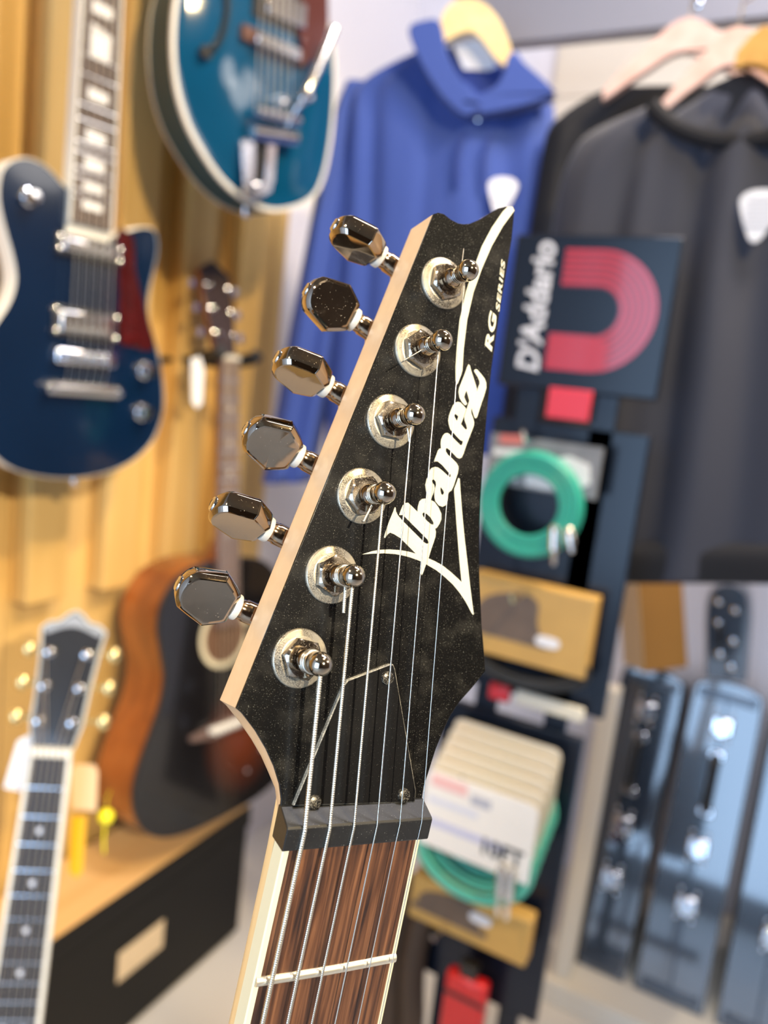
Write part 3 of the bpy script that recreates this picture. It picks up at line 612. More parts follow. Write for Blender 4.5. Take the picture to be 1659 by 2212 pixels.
MB().tube(spline(arm, 5, False), [.004] * 8 + [.0075] * 13, 12).build('vibrato_arm', chrome1, g2, angle=60)
for q in ((600, 222), (655, 215)): MB().lathe([(.009, 0), (.009, .02), (.006, .03), (.001, .031)], 14, (*v2(*q, .03), .02)).build('arm_spring', chrome1, tl, angle=60)
for s in range(6):
    t = s / 5; p0 = Vector(v2(545 + 75 * t, 245 + 25 * t, .035)); p1 = Vector(v2(560 + 70 * t, 85 + 32 * t, .04)); p2 = p1 + (p1 - p0) * 3.2
    MB().tube([(*p0, .044), (*p1, .040), (p2.x, p2.y, .034)], .0007, 5).build('string', nickel, g2)
nk = Vector(v2(620, -60, .03)); MB().box(ctr[0] - .025, ctr[0] + .025, .36, .80, -.01, .028).build('neck', dark_board, g2, bevel=.006)
c = v2(545, 452, 0); MB().lathe([(.004, 0), (.004, .010), (.008, .012), (.006, .016)], 12, (c[0], c[1] + .004, -.02), (1, 0, 0), (0, 0, 1), (0, -1, 0)).build('strap_button', chrome1, g2)

# ------------------------------------------------------------------ sunburst acoustic guitar
F3 = Frame(495, 1200, 1.42, 55, 6)
g3 = empty('acoustic_guitar', F3.M, 'sunburst acoustic guitar with orange brown sides hanging from a black wall hanger', 'guitar')
side3 = wood('mahogany_side', (.12, .022, .005), (.38, .10, .016), (14, 5, 14), .25, coat=.4, contrast=(.3, .7))
top3 = bpy.data.materials.new('sunburst_top'); top3.use_nodes = True
N, L = nodes(top3); bs = N['Principled BSDF']; bs.inputs['Roughness'].default_value = .12; bs.inputs['Coat Weight'].default_value = .5
tcn = N.new('ShaderNodeTexCoord'); mp = N.new('ShaderNodeMapping'); mp.inputs['Location'].default_value = (-.35, 2.55, 0); mp.inputs['Scale'].default_value = (8.5, 7.2, 1)
gr = N.new('ShaderNodeTexGradient'); gr.gradient_type = 'SPHERICAL'; rp = N.new('ShaderNodeValToRGB')
rp.color_ramp.elements[0].position = .12; rp.color_ramp.elements[0].color = (.006, .005, .005, 1); rp.color_ramp.elements[1].position = .8; rp.color_ramp.elements[1].color = (.11, .024, .008, 1)
L.new(tcn.outputs['Object'], mp.inputs['Vector']); L.new(mp.outputs[0], gr.inputs[0]); L.new(gr.outputs[1], rp.inputs[0]); L.new(rp.outputs[0], bs.inputs['Base Color'])
CU = -.010
half = [(0, -.008), (.05, -.008), (.10, -.022), (.135, -.055), (.150, -.100), (.143, -.150), (.136, -.195), (.146, -.245), (.172, -.300), (.195, -.355), (.200, -.400), (.185, -.445), (.145, -.480), (.08, -.497), (0, -.500)]
hs3 = spline(half, 4, False); o3 = [(CU + x, y) for x, y in hs3] + [(CU - x, y) for x, y in hs3[-2:0:-1]]
o3 = o3[::-1] if sum(o3[i][0] * o3[(i + 1) % len(o3)][1] - o3[(i + 1) % len(o3)][0] * o3[i][1] for i in range(len(o3))) < 0 else o3
MB().rings([[(p[0], p[1], z) for p in o3] for z in (-.105, -.002)]).build('sides', side3, g3, angle=60)
MB().prism(inset(o3, -.001), -.002, .001).build('top', top3, g3, angle=40)
m = MB(); m.rings([[(p[0], p[1], z) for p in l] for l, z in ((inset(o3, -.0015), -.005), (inset(o3, -.0015), .0012), (inset(o3, .0025), .0016))], cap0=False, cap1=False); m.build('binding', mat('dark_binding', (.02, .018, .02), .2), g3)
sc_ = (CU, -.150)
m = MB(); m.rings([[(p[0], p[1], z) for p in disc(*sc_, r, 40)] for r, z in ((.060, .0008), (.060, .0018), (.049, .0018), (.049, .0008))], cap0=False, cap1=False); m.build('rosette', mat('rosette', (.62, .55, .38), .4), g3)
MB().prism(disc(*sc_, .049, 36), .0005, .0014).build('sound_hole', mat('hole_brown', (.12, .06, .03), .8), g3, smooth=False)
neck_c = wood('mahogany_neck', (.14, .035, .012), (.26, .075, .022), (30, 4, 30), .3, coat=.3)
NB, NTp = -.13, .355
m = MB(); m.rings([[(CU + hw * math.cos(a), yy, .004 - dp * math.sin(a)) for a in [PI * i / 10 for i in range(11)]] for yy, hw, dp in ((-.015, .027, .085), (.01, .027, .05), (.035, .026, .022), (NTp, .0215, .018))]); m.build('neck', neck_c, g3, angle=50)
rw3 = wood('rosewood_board', (.10, .062, .052), (.20, .13, .11), (120, 8, 120), .55)
m = MB(); m.rings([[(CU - hw, yy, .003), (CU + hw, yy, .003), (CU + hw, yy, .010), (CU - hw, yy, .010)] for yy, hw in ((NB, .028), (NTp, .0215))]); fb3 = m.build('fretboard', rw3, g3, smooth=False)
for k in range(1, 21):
    yy = NTp - .645 * (1 - 2 ** (-k / 12))
    if yy > NB + .004: MB().box(CU - .0255, CU + .0255, yy - .0009, yy + .0009, .0095, .0108).build('fret', M_['chrome_bg'], fb3, smooth=False)
for k in (3, 5, 7, 9, 12):
    yy = NTp - .645 * (1 - 2 ** (-(k - .5) / 12)); MB().prism(disc(CU, yy, .0035, 10), .0098, .0104).build('inlay', pearl, fb3)
MB().box(CU - .0225, CU + .0225, NTp, NTp + .008, .002, .0115).build('nut', cream_b, g3, bevel=.0005)
hd3 = [(CU - .022, NTp + .006), (CU + .022, NTp + .006), (CU + .031, NTp + .07), (CU + .036, NTp + .155), (CU + .022, NTp + .165), (CU, NTp + .178), (CU - .022, NTp + .165), (CU - .036, NTp + .155), (CU - .031, NTp + .07)]
m = MB(lambda v: (v[0], v[1], v[2] - (v[1] - NTp) * .22)); m.prism(hd3, -.012, .001, 0, 1, 1); h3 = m.build('headstock', [mat('headplate', (.05, .035, .03), .25, coat=.4), neck_c], g3, bevel=.0012)
for s in (-1, 1):
    for k in range(3):
        yy = NTp + .045 + k * .042; zz = -(yy - NTp) * .22; xx = CU + s * (.022 + .002 * k)
        t = MB().lathe([(.005, 0), (.005, .004), (.003, .005), (.003, .014), (.001, .015)], 12, (xx, yy, zz)).build('tuning_machine', chrome1, g3)
        MB().rings([[(xx + s * (.020 + du), yy + .008 * math.cos(a) * w_, zz - .008 + .005 * math.sin(a) * w_) for a in [2 * PI * i / 12 for i in range(12)]] for du, w_ in ((0, .5), (.002, 1), (.010, 1), (.012, .6))]).build('button', chrome1, t)
b3 = MB().prism([(CU - .085, -.318), (CU - .05, -.312), (CU, -.306), (CU + .05, -.312), (CU + .085, -.318), (CU + .085, -.326), (CU + .04, -.334), (CU - .04, -.334), (CU - .085, -.326)], .001, .010).build('bridge', rw3, g3, bevel=.001)
MB().box(CU - .046, CU + .052, -.321, -.3115, .010, .018).build('saddle', mat('bone', (.80, .77, .70), .4), b3, bevel=.0008)
for s in range(6): MB().lathe([(.003, .010), (.0034, .013), (.001, .015)], 10, (CU - .028 + s * .0112, -.326, 0)).build('bridge_pin', pearl, b3)
MB().prism(spline([(CU + .052, -.135), (CU + .10, -.20), (CU + .115, -.27), (CU + .06, -.285), (CU + .02, -.26), (CU + .03, -.225), (CU + .055, -.19)], 3), .001, .0025).build('pickguard', blk, g3)
for q in ((.10, -.40), (.06, -.43)): MB().lathe([(.004, 0), (.004, .003), (.001, .004)], 12, (CU + q[0], q[1], 0)).build('screw', chrome1, g3)
for s in range(6): MB().tube([(CU - .017 + s * .0068, NTp + .008, .013), (CU - .026 + s * .0105, -.315, .0165)], .0006, 5).build('string', nickel, g3)
# wall hanger holding it
hp = F3.M @ Vector((CU, NTp + .004, -.004)); hg = empty('guitar_hanger', F3.M @ Matrix.Translation((CU, NTp + .004, -.012)), 'black padded yoke hanger holding the acoustic guitar neck', 'hanger')
pad = mat('hanger_rubber', (.012, .012, .012), .6)
for s in (-1, 1): MB().tube([(0, -.003, -.034), (s * .036, -.003, -.028), (s * .040, -.002, .0), (s * .042, .001, .034), (s * .043, .008, .046)], .012, 10).build('yoke_arm', pad, hg)
m = MB(); m.tube([(0, -.003, -.03), (-.03, -.003, -.085), (-.05, -.003, -.125)], .006, 8); m.build('stem', pad, hg)
pl_ = F3.R.transposed() @ Vector((1, 0, 0))

# ------------------------------------------------------------------ guitar leaning at the lower left (neck and headstock in view)
F4 = Frame(112, 1622, .92, 10, 15, -1.5)
g4 = empty('electric_guitar', F4.M, 'guitar with black headstock, gold tuners and cream bound ebony fretboard leaning on a stand', 'guitar')
ebony = mat('ebony', (.022, .022, .026), .4, mottle=(200, .3))
hw4 = lambda y: .0195 + (-y) * .0085 / .45
m = MB(); m.rings([[(-hw4(y), y, 0), (hw4(y), y, 0), (hw4(y), y, .007), (-hw4(y), y, .007)] for y in (-.006, -.46)]); fb4 = m.build('fretboard', ebony, g4, smooth=False)
for s in (-1, 1):
    m = MB(); m.rings([[(s * hw4(y), y, -.001), (s * (hw4(y) + .0045), y, -.001), (s * (hw4(y) + .0045), y, .0074), (s * hw4(y), y, .0074)] for y in (-.006, -.46)]); m.build('neck_binding', cream_b, g4, smooth=False)
goldneck = wood('gold_neck', (.55, .33, .09), (.70, .46, .16), (40, 4, 40), .3, coat=.4)
m = MB(); m.rings([[((hw4(y) + .004) * math.cos(a), y, -.001 - .02 * math.sin(a)) for a in [PI * i / 10 for i in range(11)]] for y in (0, -.46)]); m.build('neck', goldneck, g4, angle=50)
for k in range(1, 16):
    y = -.006 - .628 * (1 - 2 ** (-k / 12)); MB().box(-hw4(y), hw4(y), y - .0007, y + .0007, .007, .0082).build('fret', M_['chrome_bg'], fb4, smooth=False)
bl_pearl = mat('pearl_dot', (.75, .80, .92), .2, coat=.5)
for k in (3, 5, 7, 9, 12, 12, 15):
    y = -.006 - .628 * (1 - 2 ** (-(k - .5) / 12)); dx = 0
    if k == 12: dx = .011 if not g4.get('_d') else -.011; g4['_d'] = 1
    MB().prism(disc(dx, y, .0036, 12), .0068, .0076).build('inlay', bl_pearl, fb4)
del g4['_d']
MB().box(-.0235, .0235, -.006, .004, -.002, .0095).build('nut', cream_b, g4, bevel=.0008)
h4 = [(-.024, .003), (.024, .003), (.030, .03), (.032, .07), (.036, .115), (.040, .142), (.030, .150), (.018, .152), (.008, .162), (0, .166), (-.008, .162), (-.018, .152), (-.030, .150), (-.038, .142), (-.034, .115), (-.031, .07), (-.030, .03)]
TL4 = lambda v: (v[0], v[1], v[2] - max(0, v[1]) * .2)
hd4 = MB(TL4).prism(h4, -.014, 0, 0, 1, 1).build('headstock', [mat('headplate_black', (.025, .026, .03), .2, coat=.5), goldneck], g4, bevel=.0012)
MB(TL4).prism(spline([(-.030, .136), (-.015, .143), (0, .146), (.015, .143), (.032, .136), (.036, .141), (.028, .147), (.016, .149), (0, .162), (-.016, .149), (-.028, .147), (-.034, .141)], 2), .0003, .0012).build('crown_inlay', mat('silver_inlay', (.58, .60, .63), .25, .6), hd4)
m = MB(TL4); ol = h4; m.rings([[(p[0], p[1], z) for p in l] for l, z in ((inset(ol, -.0006), -.003), (inset(ol, -.0006), .0004), (inset(ol, .0022), .0006))], cap0=False, cap1=False); m.build('headstock_binding', mat('grey_binding', (.5, .52, .5), .35), hd4)
gold = mat('gold_tuner', (.80, .64, .30), .2, .8)
for s in (-1, 1):
    for k in range(3):
        yy = .034 + k * .040; xx = s * (.019 + .0015 * k); zz = -yy * .2
        t = MB().lathe([(.0060, 0), (.0060, .003), (.004, .004), (.004, .015), (.001, .016)], 14, (xx, yy, zz)).build('tuning_machine', chrome1, g4)
        MB().tube([(s * .028, yy, zz - .012), (s * .046, yy, zz - .012)], .003, 8).build('shaft', gold, t)
        MB().rings([[(s * (.043 + du), yy + .011 * math.cos(a) * w_, zz - .012 + .007 * math.sin(a) * w_) for a in [2 * PI * i / 14 for i in range(14)]] for du, w_ in ((0, .4), (.002, .8), (.008, 1), (.014, .8), (.016, .3))]).build('button', gold, t, angle=60)
for s in range(6):
    x = -.0165 + s * .0066; MB().tube([((-1 if s < 3 else 1) * (.019 + .0015 * (s if s < 3 else 5 - s)), .034 + .04 * (s if s < 3 else 5 - s), .002), (x, 0, .0105), (x * 1.4, -.46, .012)], .0005, 5).build('string', nickel, g4)
bo4 = spline([(-.06, -.43), (-.12, -.42), (-.14, -.47), (-.12, -.55), (-.15, -.61), (-.16, -.66), (-.10, -.71), (0, -.722), (.10, -.71), (.16, -.66), (.15, -.61), (.12, -.55), (.14, -.50), (.10, -.45), (.04, -.44)], 3)
MB().prism(bo4, -.045, -.003).build('body', goldneck, g4, bevel=.004)

# white tag on the hanger of the acoustic guitar
def tag_card(name, pts, F, z, m, label, cat, M=None, th=.0008):
    c = [F.uv(x, y, z) for x, y in pts]; cx = sum(p[0] for p in c) / len(c); cy = sum(p[1] for p in c) / len(c)
    return tag(MB().prism([(p[0] - cx, p[1] - cy) for p in c], 0, th).build(name, m, None, F.M @ Matrix.Translation((cx, cy, z)), smooth=False), label, cat)
paper = mat('white_paper', (.78, .80, .86), .7)
tag_card('price_tag', [(38, 1600), (76, 1580), (78, 1640), (60, 1712), (8, 1702)], F4, -.012, paper, 'white paper price tag on the leaning guitar neck', 'price tag')
tag_card('price_tag', [(165, 1650), (205, 1652), (212, 1668), (208, 1752), (155, 1748), (154, 1665)], F4, -.03, mat('tan_tag', (.74, .52, .30), .6), 'tan rounded card tag beside the leaning guitar neck', 'price tag')
tag_card('price_tag', [(156, 1762), (188, 1762), (180, 1880), (166, 1895), (150, 1880)], F4, -.032, mat('yellow_plastic', (.80, .44, .0), .35, coat=.2), 'bright yellow plastic tag hanging beside the leaning guitar neck', 'price tag', th=.003)
tag_card('price_tag', [(412, 775), (432, 770), (440, 800), (436, 872), (424, 882), (414, 868)], F3, .012, mat('tag_white', (.80, .80, .80), .6), 'narrow white tag hanging left of the acoustic guitar neck', 'price tag')
ycl = empty('plastic_clip', F4.M @ Matrix.Translation((*F4.uv(229, 1764, -.05), -.05)), 'small shiny yellow plastic ball clip below the acoustic guitar', 'clip')
ylo = mat('yellow_ball', (.95, .85, .01), .12, coat=.6)
MB().lathe([(.001, -.009)] + [(.010 * math.cos(a), .010 * math.sin(a)) for a in [math.radians(x) for x in range(-70, 80, 15)]] + [(.001, .0105)], 18).build('ball', ylo, ycl, angle=80)
MB().tube([(0, -.009, 0), (.001, -.03, 0), (.003, -.045, -.002)], .0012, 8).build('stem', ylo, ycl)
MB().tube([(0, .009, 0), (-.002, .02, -.004), (.0, .03, -.008)], .0004, 6).build('cord', ylo, ycl)

# ------------------------------------------------------------------ clothes on the rail
def cloth(F, rows, depth, folds, zc=0, nu=36, seed=0, vfreq=0, name_fn=None, sub=4, back=True):
    """a garment panel lofted through rows of photo points (y, xl, xr); folds = [(u0, amp, width, slant)]"""
    R = [(F.uv(xl, y), F.uv(xr, y)) for y, xl, xr in rows]
    L = spline([r[0] for r in R], sub, False); Rr = spline([r[1] for r in R], sub, False); nv = len(L)
    vs = []; fs = []
    for j in range(nv):
        t = j / (nv - 1)
        for i in range(nu + 1):
            u = i / nu; x = L[j][0] + (Rr[j][0] - L[j][0]) * u; y = L[j][1] + (Rr[j][1] - L[j][1]) * u
            b = (1 - (2 * u - 1) ** 4) ** .5; z = depth * b * (.55 + .45 * math.sin(PI * min(1, t * 1.6) * .5))
            for u0, amp, wd, sl in folds:
                d = (u - u0 - sl * (t - .5)) / wd; z += amp * math.exp(-d * d) * min(1, t * 3 + .1) * b
            z += .006 * noise.noise((x * 9 + seed, y * 5, seed)) * b
            vs.append((x, y, zc + z))
    n1 = nu + 1
    for j in range(nv - 1):
        for i in range(nu): a = j * n1 + i; fs.append((a, a + n1, a + n1 + 1, a + 1))
    m = MB(); m.add(vs, fs)
    if back:
        vb = [(v[0], v[1], zc - depth * .35) for v in vs]; m.add(vb, [f[::-1] for f in fs])
        N0 = len(vs); bd = [(j * n1) for j in range(nv)] + [(nv - 1) * n1 + i for i in range(1, n1)] + [j * n1 + nu for j in range(nv - 2, -1, -1)] + [i for i in range(nu - 1, 0, -1)]
        for a, b in zip(bd, bd[1:] + bd[:1]): m.f.append([a, a + N0, b + N0, b]); m.mi.append(0)
    return m
def hanger(root, F, apex, l, r, z, wm, th=.022, hook=True):
    """curved wooden clothes hanger through three photo points"""
    a, b, c = (Vector(F.uv(*p, z)) for p in (l, apex, r)); up = []; lo = []
    top = spline([tuple(a), tuple(a.lerp(b, .5) + Vector((0, .010))), tuple(b), tuple(b.lerp(c, .5) + Vector((0, .010))), tuple(c)], 5, False)
    n = len(top); outl = [(p[0], p[1]) for p in top] + [(p[0], p[1] - (.016 + th * math.sin(PI * i / (n - 1)))) for i, p in list(enumerate(top))[::-1]]
    MB().prism(outl, z - .008, z + .008).build('bar', wm, root, bevel=.003)
    if hook:
        h = [(b.x, b.y - .01, z), (b.x, b.y + .03, z)] + [(b.x + .018 * math.sin(t), b.y + .052 - .02 * math.cos(t), z) for t in [PI * k / 6 for k in range(0, 8)]]
        MB().tube(h, .0016, 8).build('hook', chrome1, root)
def pick(F, px, py, wpx, z, m, parent, name='pick_logo'):
    c = F.uv(px, py, z); w_ = wpx * .5 * F_depth(F, px, py) / FPX
    pts = spline([(-.95 * w_, .75 * w_), (-.45 * w_, 1.1 * w_), (.45 * w_, 1.1 * w_), (.95 * w_, .75 * w_), (.85 * w_, .1 * w_), (.35 * w_, -1.05 * w_), (0, -1.35 * w_), (-.35 * w_, -1.05 * w_), (-.85 * w_, .1 * w_)], 3)
    o = MB().prism([(c[0] + x, c[1] + y) for x, y in pts], z, z + .0012).build(name, m, parent, smooth=False); return o, c, w_
def F_depth(F, px, py): d = ray(px, py); return F.n.dot(F.o - CAM) / F.n.dot(d)
blue_c = mat('blue_fleece', (.034, .070, .29), .9, sheen=.15, bump=(900, .2, .0006))
blue_d = mat('blue_rib', (.020, .042, .21), .9, bump=(900, .2, .0006))
charc = mat('charcoal_cotton', (.036, .039, .056), .9, sheen=.15, bump=(900, .2, .0006))
blackc = mat('black_cotton', (.010, .010, .013), .9, bump=(900, .2, .0006))
whitep = mat('white_print', (.78, .78, .82), .6)
greyp = mat('grey_print', (.45, .46, .52), .6)
h_light = wood('hanger_maple', (.78, .56, .24), (.86, .66, .34), (40, 40, 40), .35, coat=.3)
h_pink = wood('hanger_beech', (.72, .46, .38), (.80, .56, .48), (40, 40, 40), .35, coat=.3)
h_orange = wood('hanger_pine', (.55, .28, .06), (.68, .38, .10), (40, 40, 40), .35, coat=.3)
F5 = Frame(960, 500, 1.38, -12)
hoodie = empty('hoodie', F5.M, 'blue hooded sweatshirt with white pick emblem on a wooden hanger', 'hoodie')
cloth(F5, [(118, 900, 1120), (160, 815, 1150), (200, 765, 1178), (245, 748, 1195), (330, 742, 1188), (500, 735, 1172), (700, 720, 1150), (900, 705, 1125), (980, 700, 1118)], .055, [(.08, .010, .04, .05), (.18, -.010, .04, .1), (.45, -.005, .04, -.1), (.62, .006, .07, .05), (.82, -.012, .05, -.1), (.92, .008, .03, 0)], nu=50, seed=3).build('torso', blue_c, hoodie, angle=80)
cloth(F5, [(185, 752, 800), (240, 730, 792), (330, 708, 780), (500, 674, 760), (700, 634, 738), (900, 600, 702), (1040, 572, 672)], .042, [(.35, .012, .12, .2), (.7, -.012, .1, -.2)], zc=.004, nu=20, seed=8).build('sleeve', blue_c, hoodie, angle=80)
cloth(F5, [(215, 1150, 1196), (300, 1150, 1200), (500, 1140, 1195), (800, 1120, 1180), (1000, 1110, 1165)], .03, [(.5, .01, .15, .1)], zc=-.03, nu=14, seed=9).build('sleeve', blue_c, hoodie, angle=80)
MB().prism(spline(F5.poly([(902, 108), (935, 92), (966, 96), (978, 150), (1003, 205), (1042, 252), (1050, 268), (1020, 286), (985, 262), (950, 218), (918, 160)]), 3), .045, .082).build('hood', blue_c, hoodie, bevel=.012, seg=4)
MB().prism(spline(F5.poly([(1108, 158), (1140, 180), (1196, 232), (1185, 248), (1120, 268), (1050, 280), (1030, 262), (1040, 245), (1078, 225), (1096, 195)]), 3), .045, .078).build('hood', blue_c, hoodie, bevel=.012, seg=4)
MB().prism(spline(F5.poly([(985, 150), (1000, 190), (1042, 250), (1095, 222), (1105, 170), (1060, 178), (1010, 168)]), 3), .03, .05).build('hood_lining', blue_d, hoodie, bevel=.006)
MB().prism(F5.poly([(988, 128), (1050, 112), (1078, 172), (1062, 180), (1010, 178)]), .052, .0535).build('neck_label', whitep, hoodie, smooth=False)
for x in (987, 1047): MB().tube(spline([(*F5.uv(x + 12, 288, .07), .068), (*F5.uv(x, 330, .07), .066), (*F5.uv(x - 2, 402, .07), .064)], 4, False), .003, 8).build('drawstring', blue_d, hoodie)
o, c, w_ = pick(F5, 1084, 422, 62, .0655, whitep, hoodie)
for k in range(3): MB().box(c[0] - w_ * .5, c[0] + w_ * .5, c[1] + w_ * (.5 - k * .45), c[1] + w_ * (.68 - k * .45), .0667, .0672).build('emblem_line', greyp, o, smooth=False)
MB().lathe([(.004, .080), (.003, .0835), (.001, .084)], 12, (*F5.uv(1033, 258, .082), 0)).build('snap_button', chrome1, hoodie)
hgr = empty('clothes_hanger', F5.M, 'pale maple hanger holding the blue hoodie', 'clothes hanger', 'wooden clothes hangers on the rail')
MB().prism(spline(F5.poly([(964, 124), (970, 80), (990, 55), (1020, 46), (1055, 56), (1085, 88), (1104, 130), (1112, 160), (1100, 182), (1080, 168), (1052, 130), (1030, 112), (1000, 118), (975, 132)]), 3), .058, .076).build('bar', h_light, hgr, bevel=.005, seg=3)
p0 = F5.uv(1018, 50, .067); MB().tube([(p0[0], p0[1] - .01, .067), (p0[0], p0[1] + .04, .067), (p0[0] + .01, p0[1] + .06, .067), (p0[0] + .03, p0[1] + .06, .067), (p0[0] + .035, p0[1] + .05, .067)], .0016, 8).build('hook', chrome1, hgr)

F6 = Frame(1560, 600, 1.05, -27)
sw1 = empty('sweatshirt', F6.M, 'charcoal sweatshirt with white pick emblem at the right edge of the rail', 'sweatshirt')
cloth(F6, [(205, 1470, 1760), (240, 1390, 1840), (285, 1285, 1960), (330, 1238, 2010), (420, 1206, 2030), (600, 1180, 2040), (850, 1160, 2040), (1050, 1148, 2040), (1180, 1140, 2040), (1240, 1150, 2030)], .055, [(.10, .010, .05, -.08), (.22, -.010, .03, -.10), (.27, .008, .04, -.1), (.42, -.014, .035, -.16), (.50, .012, .05, -.18), (.60, -.010, .05, -.1), (.8, .01, .08, 0)], nu=70, seed=21).build('torso', charc, sw1, angle=80)
MB().tube(spline([(*F6.uv(x, y, .05), .05) for x, y in ((1408, 228), (1450, 268), (1520, 298), (1600, 306), (1690, 290), (1760, 250), (1800, 225))], 4, False), .011, 10).build('collar', blackc, sw1)
MB().prism(F6.poly([(1440, 225), (1520, 215), (1600, 180), (1700, 190), (1770, 235), (1690, 280), (1600, 296), (1520, 288), (1460, 262)]), .02, .034).build('collar_lining', blackc, sw1)
cloth(F6, [(1158, 1140, 2040), (1182, 1140, 2040), (1245, 1150, 2030)], .062, [], nu=40, seed=4).build('hem_band', blackc, sw1, angle=80)
o, c, w_ = pick(F6, 1640, 462, 84, .066, whitep, sw1)
for k in range(4): MB().box(c[0] - w_ * .6, c[0] + w_ * .6, c[1] + w_ * (.55 - k * .4), c[1] + w_ * (.68 - k * .4), .0674, .0679).build('emblem_line', greyp, o, smooth=False)
F7 = Frame(1300, 400, 1.235, -27)
sw2 = empty('t_shirt', F7.M, 'plain black shirt hanging behind the charcoal sweatshirt', 'shirt')
cloth(F7, [(192, 1310, 1560), (215, 1262, 1600), (250, 1212, 1640), (290, 1180, 1660), (400, 1160, 1640), (600, 1128, 1600), (850, 1090, 1560), (1000, 1070, 1540)], .022, [(.1, .012, .04, 0), (.25, -.01, .04, -.1)], nu=40, seed=31).build('torso', blackc, sw2, angle=80)
for (F, ap, l, r, z, wm, lab) in ((F7, (1490, 42), (1306, 196), (1690, 200), .045, h_pink, 'pinkish beech hanger of the plain black shirt'), (F6, (1596, 62), (1432, 222), (1790, 240), .03, h_pink, 'pinkish beech hanger inside the charcoal sweatshirt collar'), (F6, (1668, 66), (1592, 118), (1860, 250), .07, h_orange, 'orange pine hanger at the right edge of the picture')):
    hk = empty('clothes_hanger', F.M, lab, 'clothes hanger', 'wooden clothes hangers on the rail'); hanger(hk, F, ap, l, r, z, wm, .03)
# grey rail board
rail = empty('rail_board', Matrix.Translation((.2, 1.42, 1.842)), 'grey painted board with screws above the clothes', 'board')
MB().box(-.90, 1.4, 0, .035, 0, .18).build('board', mat('grey_paint', (.33, .32, .35), .4, .3), rail, bevel=.002)
for px, py in ((1040, 32), (1508, 8)):
    q = on_plane(px, py, 1, 1.42); MB().lathe([(.006, 0), (.006, .002), (.003, .003)], 12, (q.x - .2, 0, q.z - 1.842), (1, 0, 0), (0, 0, 1), (0, -1, 0)).build('screw', chrome1, rail)

# ------------------------------------------------------------------ cable display stand
def P(px, py, Y=1.0): q = on_plane(px, py, 1, Y); return q
TS = Matrix.Translation((-.258, 1.0, 0)); stn = empty('display_stand', TS, 'navy cable display stand with a red arc logo sign on top', 'display stand')
TX = lambda v: (v[0] + .258, v[1] - 1.0, v[2])
navyp = mat('navy_laminate', (.008, .012, .022), .20, spec=.3)
sgn = MB(TX).box(-.360, -.152, .992, 1.000, 1.220, 1.414).build('sign', navyp, stn, bevel=.003)
MB(TX).box(-.362, -.154, 1.004, 1.016, .80, 1.178).build('panel', navyp, stn, bevel=.002)
MB(TX).box(-.374, -.172, .990, 1.004, .34, .77).build('panel', navyp, stn, bevel=.002)
MB(TX).box(-.33, -.30, 1.0, 1.012, 0, 1.25).build('post', navyp, stn)
MB(TX).box(-.23, -.20, 1.004, 1.016, 0, 1.25).build('post', navyp, stn)
MB(TX).box(-.40, -.15, .86, 1.1, 0, .03).build('base', M_['black_box'], stn, bevel=.004)
red = mat('red_print', (.50, .014, .024), .22, coat=.4); redd = mat('dark_red_print', (.16, .006, .012), .22, coat=.4)
# letter D built of six arcs and a thick lower bar, standing proud of the sign
def SG(px, py): q = on_plane(px, py, 1, .991); return (q.x + .258, q.z)
cx, cz = SG(1213, 690); 
def arc_band(r0, r1, x0, a0, a1, n=24):
    pts = [(x0 + r1 * math.cos(a0 + (a1 - a0) * i / n), r1 * math.sin(a0 + (a1 - a0) * i / n)) for i in range(n + 1)]
    return pts + [(x0 + r0 * math.cos(a1 + (a0 - a1) * i / n), r0 * math.sin(a1 + (a0 - a1) * i / n)) for i in range(n + 1)]
lx, lz = SG(1215, 668); bx_, bz_ = SG(1260, 700)
R_out = (SG(1225, 537)[1] - SG(1195, 798)[1]) / 2; mid = (SG(1225, 537)[1] + SG(1195, 798)[1]) / 2; right = SG(1420, 680)[0]; xc = right - R_out * 1.0; left = SG(1215, 600)[0]
TZ = lambda v: (v[0], -.0088 - v[2], v[1])
def dpoly(r0, r1, m, z, name):
    n = 20; a = [(left, mid + r1)] + [(xc + r1 * math.cos(PI / 2 - PI * i / n), mid + r1 * math.sin(PI / 2 - PI * i / n)) for i in range(n + 1)]
    b = [(xc + r0 * math.cos(-PI / 2 + PI * i / n), mid + r0 * math.sin(-PI / 2 + PI * i / n)) for i in range(n + 1)] + [(left, mid + r0)]
    lowl = left - .004
    a = a + [(lowl, mid - r1), (lowl, mid - r0)]
    MB(TZ).prism(a + b, 0, z).build(name, m, sgn, smooth=False)
bw = R_out * .62 / 6
for k in range(6):
    dpoly(R_out - (k + 1) * bw + bw * .36, R_out - k * bw, red, .0012, 'logo_arc')
dpoly(R_out * .385, R_out * .995, redd, .0006, 'logo_back')
xa = left - .006; MB(TZ).prism([(xa, mid - R_out * .40), (xc, mid - R_out * .40), (xc + R_out * .3, mid - R_out * .5), (xc + R_out * .28, mid - R_out * .93), (xc, mid - R_out), (xa, mid - R_out)], 0, .0016).build('logo_bar', red, sgn, smooth=False)
tx, tz = SG(1160, 665)
text_obj('logo_text', "D'Addario", .041, whitep, sgn, Matrix.Translation((tx, -.0092, tz)) @ Matrix.Rotation(PI / 2, 4, 'X') @ Matrix.Rotation(PI / 2, 4, 'Z'), .0004, .0012, .15, .95)
q0 = SG(1190, 836); q1 = SG(1272, 912)
MB(TX).box(q0[0] - .258, q1[0] - .258, .985, .990, q1[1], q0[1]).build('red_card', mat('red_card', (.78, .03, .05), .4), stn, bevel=.001)
MB(TX).box(-.27, -.175, .985, .99, .795, .815).build('price_rail', mat('cream_plastic', (.74, .69, .56), .4), stn, bevel=.002)
MB(TX).box(-.305, -.275, .975, .985, .795, .818).build('red_clip', red, stn, bevel=.003)
